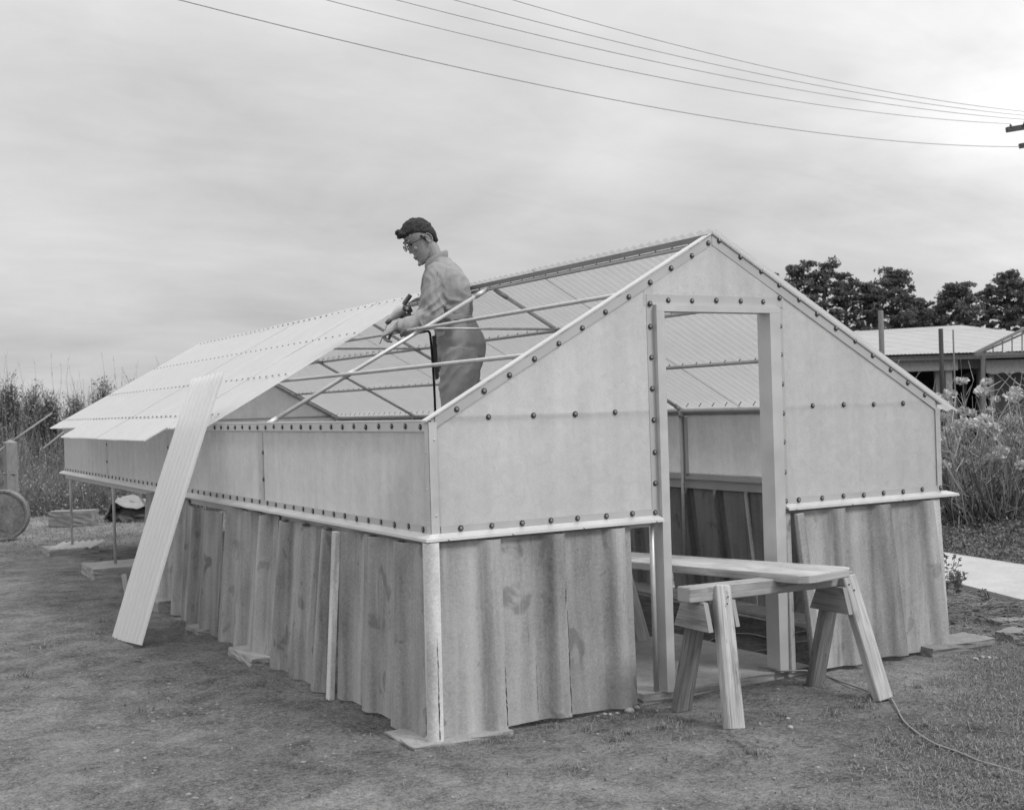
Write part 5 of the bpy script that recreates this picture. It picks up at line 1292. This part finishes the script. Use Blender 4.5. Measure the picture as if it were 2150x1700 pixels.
mb.add(pts_, [(j*(gw+1)+i, j*(gw+1)+i+1, (j+1)*(gw+1)+i+1, (j+1)*(gw+1)+i) for j in range(gd) for i in range(gw)]); o = mb.build('ground_sheet', M['tarp'], None, True); so_ = o.modifiers.new('s', 'SOLIDIFY'); so_.thickness = .006; tag(o, 'pale stiff cover sheet bent over the soil heap', 'sheet')
# scrap of corrugated sheet on the ground by the far post
p0 = gp(100, 1161, .01); V = []; nn = 60
for j in range(2):
    for i in range(nn+1):
        u = i/nn; p = p0+rt*(u*.52+(.07 if j else 0))+dp*(.32*j)+Vector((0, 0, .035+.012*math.cos(u*2*math.pi*7)+.05*j+(.02*u))); V.append(p)
mb = MB(); mb.add(V, [(i, i+1, nn+2+i, nn+1+i) for i in range(nn)]); o = mb.build('corrugated_scrap', M['frp_roof'], None, True); tag(o, 'small scrap of white corrugated sheet lying by the leftmost post foot', 'sheet')

# ------------------------------------------------------------------ stones, gravel and grass
def stone_mesh(seed):
    bm = bmesh.new(); bmesh.ops.create_icosphere(bm, subdivisions=2, radius=1); r_ = random.Random(seed); o3 = Vector((seed*3.3, seed, 0))
    for v in bm.verts: v.co = Vector((v.co.x, v.co.y*.8, v.co.z*.55))*(1+.22*mn.noise(v.co*1.3+o3))
    me = bpy.data.meshes.new('stone'); bm.to_mesh(me); bm.free(); me.materials.append(M['stone']); me.polygons.foreach_set('use_smooth', [True]*len(me.polygons)); return me
sm_ = [stone_mesh(i) for i in range(5)]
stl = [((1322, 1491), .028, 'pale round stone nearest the right foot of the front cement sheet'), ((1337, 1485), .020, 'small pale stone leaning against the door slab'), ((1270, 1499), .016, None), ((1282, 1499), .014, None), ((1255, 1503), .013, None), ((1634, 1447), .016, 'single rounded stone on bare soil under the trestle'),
       ((2048, 1383), .020, None), ((2062, 1379), .019, None), ((2076, 1380), .017, None), ((2090, 1381), .016, None), ((1380, 1492), .012, None), ((1296, 1497), .013, None), ((1655, 1508), .013, 'pale flat pebble right of the front trestle leg'), ((1660, 1526), .017, 'larger pale pebble below the flat one by the trestle')]
pebs = iter(['leftmost small pebble under the edge of the front cement sheet', 'middle small pebble under the edge of the front cement sheet', 'small pebble in the gap below the front cement sheet', 'tiny pebble against the threshold slab', 'small pebble right of the middle one by the cement sheet'])
for i, ((x, y), r, lab) in enumerate(stl):
    p = onG(x, y, r*.25); o = link('stone', sm_[i % 5], None, None, tuple(p), (0, 0, i*1.3)); o.scale = (r, r, r)
    if lab: tag(o, lab, 'stone')
    elif x > 2000: tag(o, {2048: 'leftmost', 2062: 'second', 2076: 'third', 2090: 'rightmost'}[x]+' rounded stone in the row before the long block at right', 'stone', 'row of small stones at the right block')
    else: tag(o, next(pebs), 'stone', 'pebbles along the foot of the gable')
# gravel
def gravel(n, x0, x1, y0, y1, smin, smax, keep):
    ico = sm_[0]; bm = bmesh.new(); bmesh.ops.create_icosphere(bm, subdivisions=1, radius=1); v0 = np.array([v.co[:] for v in bm.verts]); bm.verts.ensure_lookup_table(); f0 = np.array([[v.index for v in f.verts] for f in bm.faces]); bm.free()
    X = rng.uniform(x0, x1, n); Y = rng.uniform(y0, y1, n); k = keep(X, Y) > rng.random(n); X = X[k]; Y = Y[k]; n = len(X); s_ = smin+(smax-smin)*rng.random(n)**7
    V = v0[None]*(s_[:, None, None]*np.array([1, 1, .38])*(.7+.6*rng.random((n, 1, 3)))); V = V*(1+.25*rng.normal(size=(n, len(v0), 1)).clip(-1, 1)); Z = hz(X, Y)
    V = V+np.stack([X, Y, Z+s_*.12], 1)[:, None]; F = f0[None]+(np.arange(n)*len(v0))[:, None, None]; return V.reshape(-1, 3), F.reshape(-1, 3)
def out_house(X, Y): return ~((X > -.2) & (X < 3.5) & (Y > -.08) & (Y < 9.9))
V, F = gravel(42000, -3.4, 4.5, -3.4, 5, .0018, .015, lambda X, Y: (.30+.5*np.clip((-Y-.5)/2, 0, 1)+.4*(X < -.5))*np.clip(.5+1.6*fbm(X*2.5, Y*2.5, 3), .12, 1)*out_house(X, Y))
gr_ = npmesh('gravel', V, F, M['grit'], True); o = link('gravel', gr_); tag(o, 'scattered grit and pebbles on the trodden earth', None, None, 'stuff')
def grass(n, sampler, hmin, hmax, w, name, lab, flatten=.5, mat='grass'):
    X, Y = sampler(n); n = len(X); Z = hz(X, Y) if np.max(np.abs(X)) < 60 else hz(X, Y); a = rng.uniform(0, 2*math.pi, n); h = hmin+(hmax-hmin)*rng.random(n)**2
    bend = flatten*(.3+rng.random(n)); tx, ty = np.cos(a), np.sin(a); b0 = np.stack([X, Y, Z-.002], 1); side = np.stack([-ty, tx, np.zeros(n)], 1)*(w*(.6+.8*rng.random(n)))[:, None]
    mid = b0+np.stack([tx*h*.35*bend, ty*h*.35*bend, h*.6], 1); tip = b0+np.stack([tx*h*bend*1.1, ty*h*bend*1.1, h*(1-.45*bend)], 1)
    V = np.stack([b0-side, b0+side, mid+side*.7, mid-side*.7, tip+side*.15, tip-side*.15], 1).reshape(-1, 3); base = (np.arange(n)*6)[:, None]
    F = np.concatenate([base+np.array([[0, 1, 2, 3]]), base+np.array([[3, 2, 4, 5]])], 0); T = np.repeat(rng.random(n), 6)
    o = link(name, npmesh(name, V, F, M[mat], False, T)); return tag(o, lab, None, None, 'stuff')
def s_right(n):
    X = rng.uniform(.3, 5.6, n*4); Y = rng.uniform(-3.3, .2, n*4); n2 = n*4; edge = X*.55-Y*1.0-1.9
    pr = np.clip(edge/1.0, 0, 1)*(.2+1.5*np.clip(fbm(X*3.2+3, Y*3.2, 4)+.2, 0, 1)); k = pr > rng.random(n2); return X[k][:n], Y[k][:n]
grass(230000, s_right, .008, .034, .0017, 'grass', 'short rough grass in the right foreground', 1.45)
def s_tuft(n):
    m_ = 240; cx_ = rng.uniform(-3, 5.5, m_); cy_ = rng.uniform(-3.8, 4.5, m_); k = out_house(cx_, cy_) & ((cx_ > .6) | (rng.random(m_) < .22)); cx_, cy_ = cx_[k], cy_[k]
    i = rng.integers(0, len(cx_), n); r = np.abs(rng.normal(size=n))*.05; a = rng.uniform(0, 6.28, n); return cx_[i]+r*np.cos(a), cy_[i]+r*np.sin(a)
grass(16000, s_tuft, .008, .045, .0018, 'grass', 'sparse tufts of grass scattered over the trodden earth', 1.0)
def s_edge(n):
    h = n//2; y = rng.uniform(-.1, 5.4, h); x = -.10-np.abs(rng.normal(size=h))*.10; x2 = rng.uniform(-.1, 1.15, n-h); y2 = -.07-np.abs(rng.normal(size=n-h))*.08
    X = np.concatenate([x, x2]); Y = np.concatenate([y, y2]); k = (fbm(X*5, Y*5, 2)+.35) > rng.random(n)*.8; return X[k], Y[k]
grass(9000, s_edge, .006, .032, .0012, 'grass', 'wispy dry grass along the foot of the cement sheets', 1.2, 'grass')
def s_left(n):
    X = rng.uniform(-6, 3.5, n*2); Y = rng.uniform(6.8, 19, n*2); out_ = ~((X > -.2) & (X < 3.4) & (Y < 9.8)); pr = np.clip((Y-8.0+X*1.2)/6, 0, 1)**1.3*(.3+1.2*np.clip(fbm(X*1.5, Y*1.5, 3)+.3, 0, 1)); k = (pr > rng.random(n*2)) & out_; return X[k][:n], Y[k][:n]
grass(60000, s_left, .012, .055, .0035, 'grass', 'rough tufty grass behind and left of the greenhouse', 1.2)
def s_far(n):
    X = rng.uniform(3.6, 6.0, n); Y = rng.uniform(-1.6, 3.2, n); k = (X < np.interp(Y, [-.7, .7, 1.95, 5], [4.4, 4.9, 5.35, 6.0])-.05) & (rng.random(n) < .6); return X[k], Y[k]
grass(7000, s_far, .01, .06, .002, 'grass', 'patchy weeds between the greenhouse corner and the path', .9)
# clods of soil
V, F = gravel(2600, 3.7, 5.2, -1.2, 2.2, .006, .035, lambda X, Y: np.exp(-((X-4.3)/.5)**2-((Y-.4)/.9)**2))
cl_ = npmesh('soil_clods', V, F, M['soilheap'], True); o = link('soil_clods', cl_); tag(o, 'loose dark clods of soil beside the path', None, None, 'stuff')
V, F = gravel(1800, .1, 3.4, .3, 6, .004, .018, lambda X, Y: X*0+.6)
cl_ = npmesh('soil_crumbs', V, F, M['soilheap'], True); o = link('soil_crumbs', cl_); tag(o, 'dark crumbs of soil on the ground inside the greenhouse', None, None, 'stuff')
V, F = gravel(900, -1.0, 1.6, 7.5, 9.3, .01, .05, lambda X, Y: np.exp(-((X-.6)/.5)**2-((Y-8.4)/.5)**2))
cl_ = npmesh('soil_clods', V, F, M['soilheap'], True); o = link('soil_clods', cl_); tag(o, 'dark broken clods of soil between the two bare posts', None, None, 'stuff')

# twigs, straw and dead leaves scattered on the yard
segs = []
for i in range(1500):
    if rng.random() < .55: x, y = rng.uniform(.8, 4.6), rng.uniform(-3.2, -.3)
    else: x, y = rng.uniform(-3.2, 4.5), rng.uniform(-3.2, 5)
    if -.22 < x < 3.5 and -.1 < y < 9.9: continue
    z = hz1(x, y)+.003; a = rng.uniform(0, 6.28); l_ = .01+.07*rng.random()**3
    segs.append(((x, y, z), (x+math.cos(a)*l_, y+math.sin(a)*l_, z+rng.uniform(-.002, .008)), .0012+.0016*rng.random(), .001, rng.random()))
V, F, T = sticks(segs, 3); o = link('straw', npmesh('straw', V, F, M['stem'], False, T)); tag(o, 'bits of straw and twig littering the yard', None, None, 'stuff')
P_ = []
for i in range(1300):
    if rng.random() < .6: x, y = rng.uniform(.6, 4.6), rng.uniform(-3.2, -.6)
    else: x, y = rng.uniform(-3.2, 2), rng.uniform(-3.2, 4)
    if -.22 < x < 3.5 and -.1 < y < 9.9: continue
    P_.append((x, y, hz1(x, y)+.006))
V, F, T = leafcloud(P_, np.full((len(P_), 3), .006), 2, .009, .4, .2, 1, 1.2, .5)
o = link('leaf_litter', npmesh('leaf_litter', V, F, M['grass'], False, T)); tag(o, 'small dead leaves lying on the trodden earth', None, None, 'stuff')
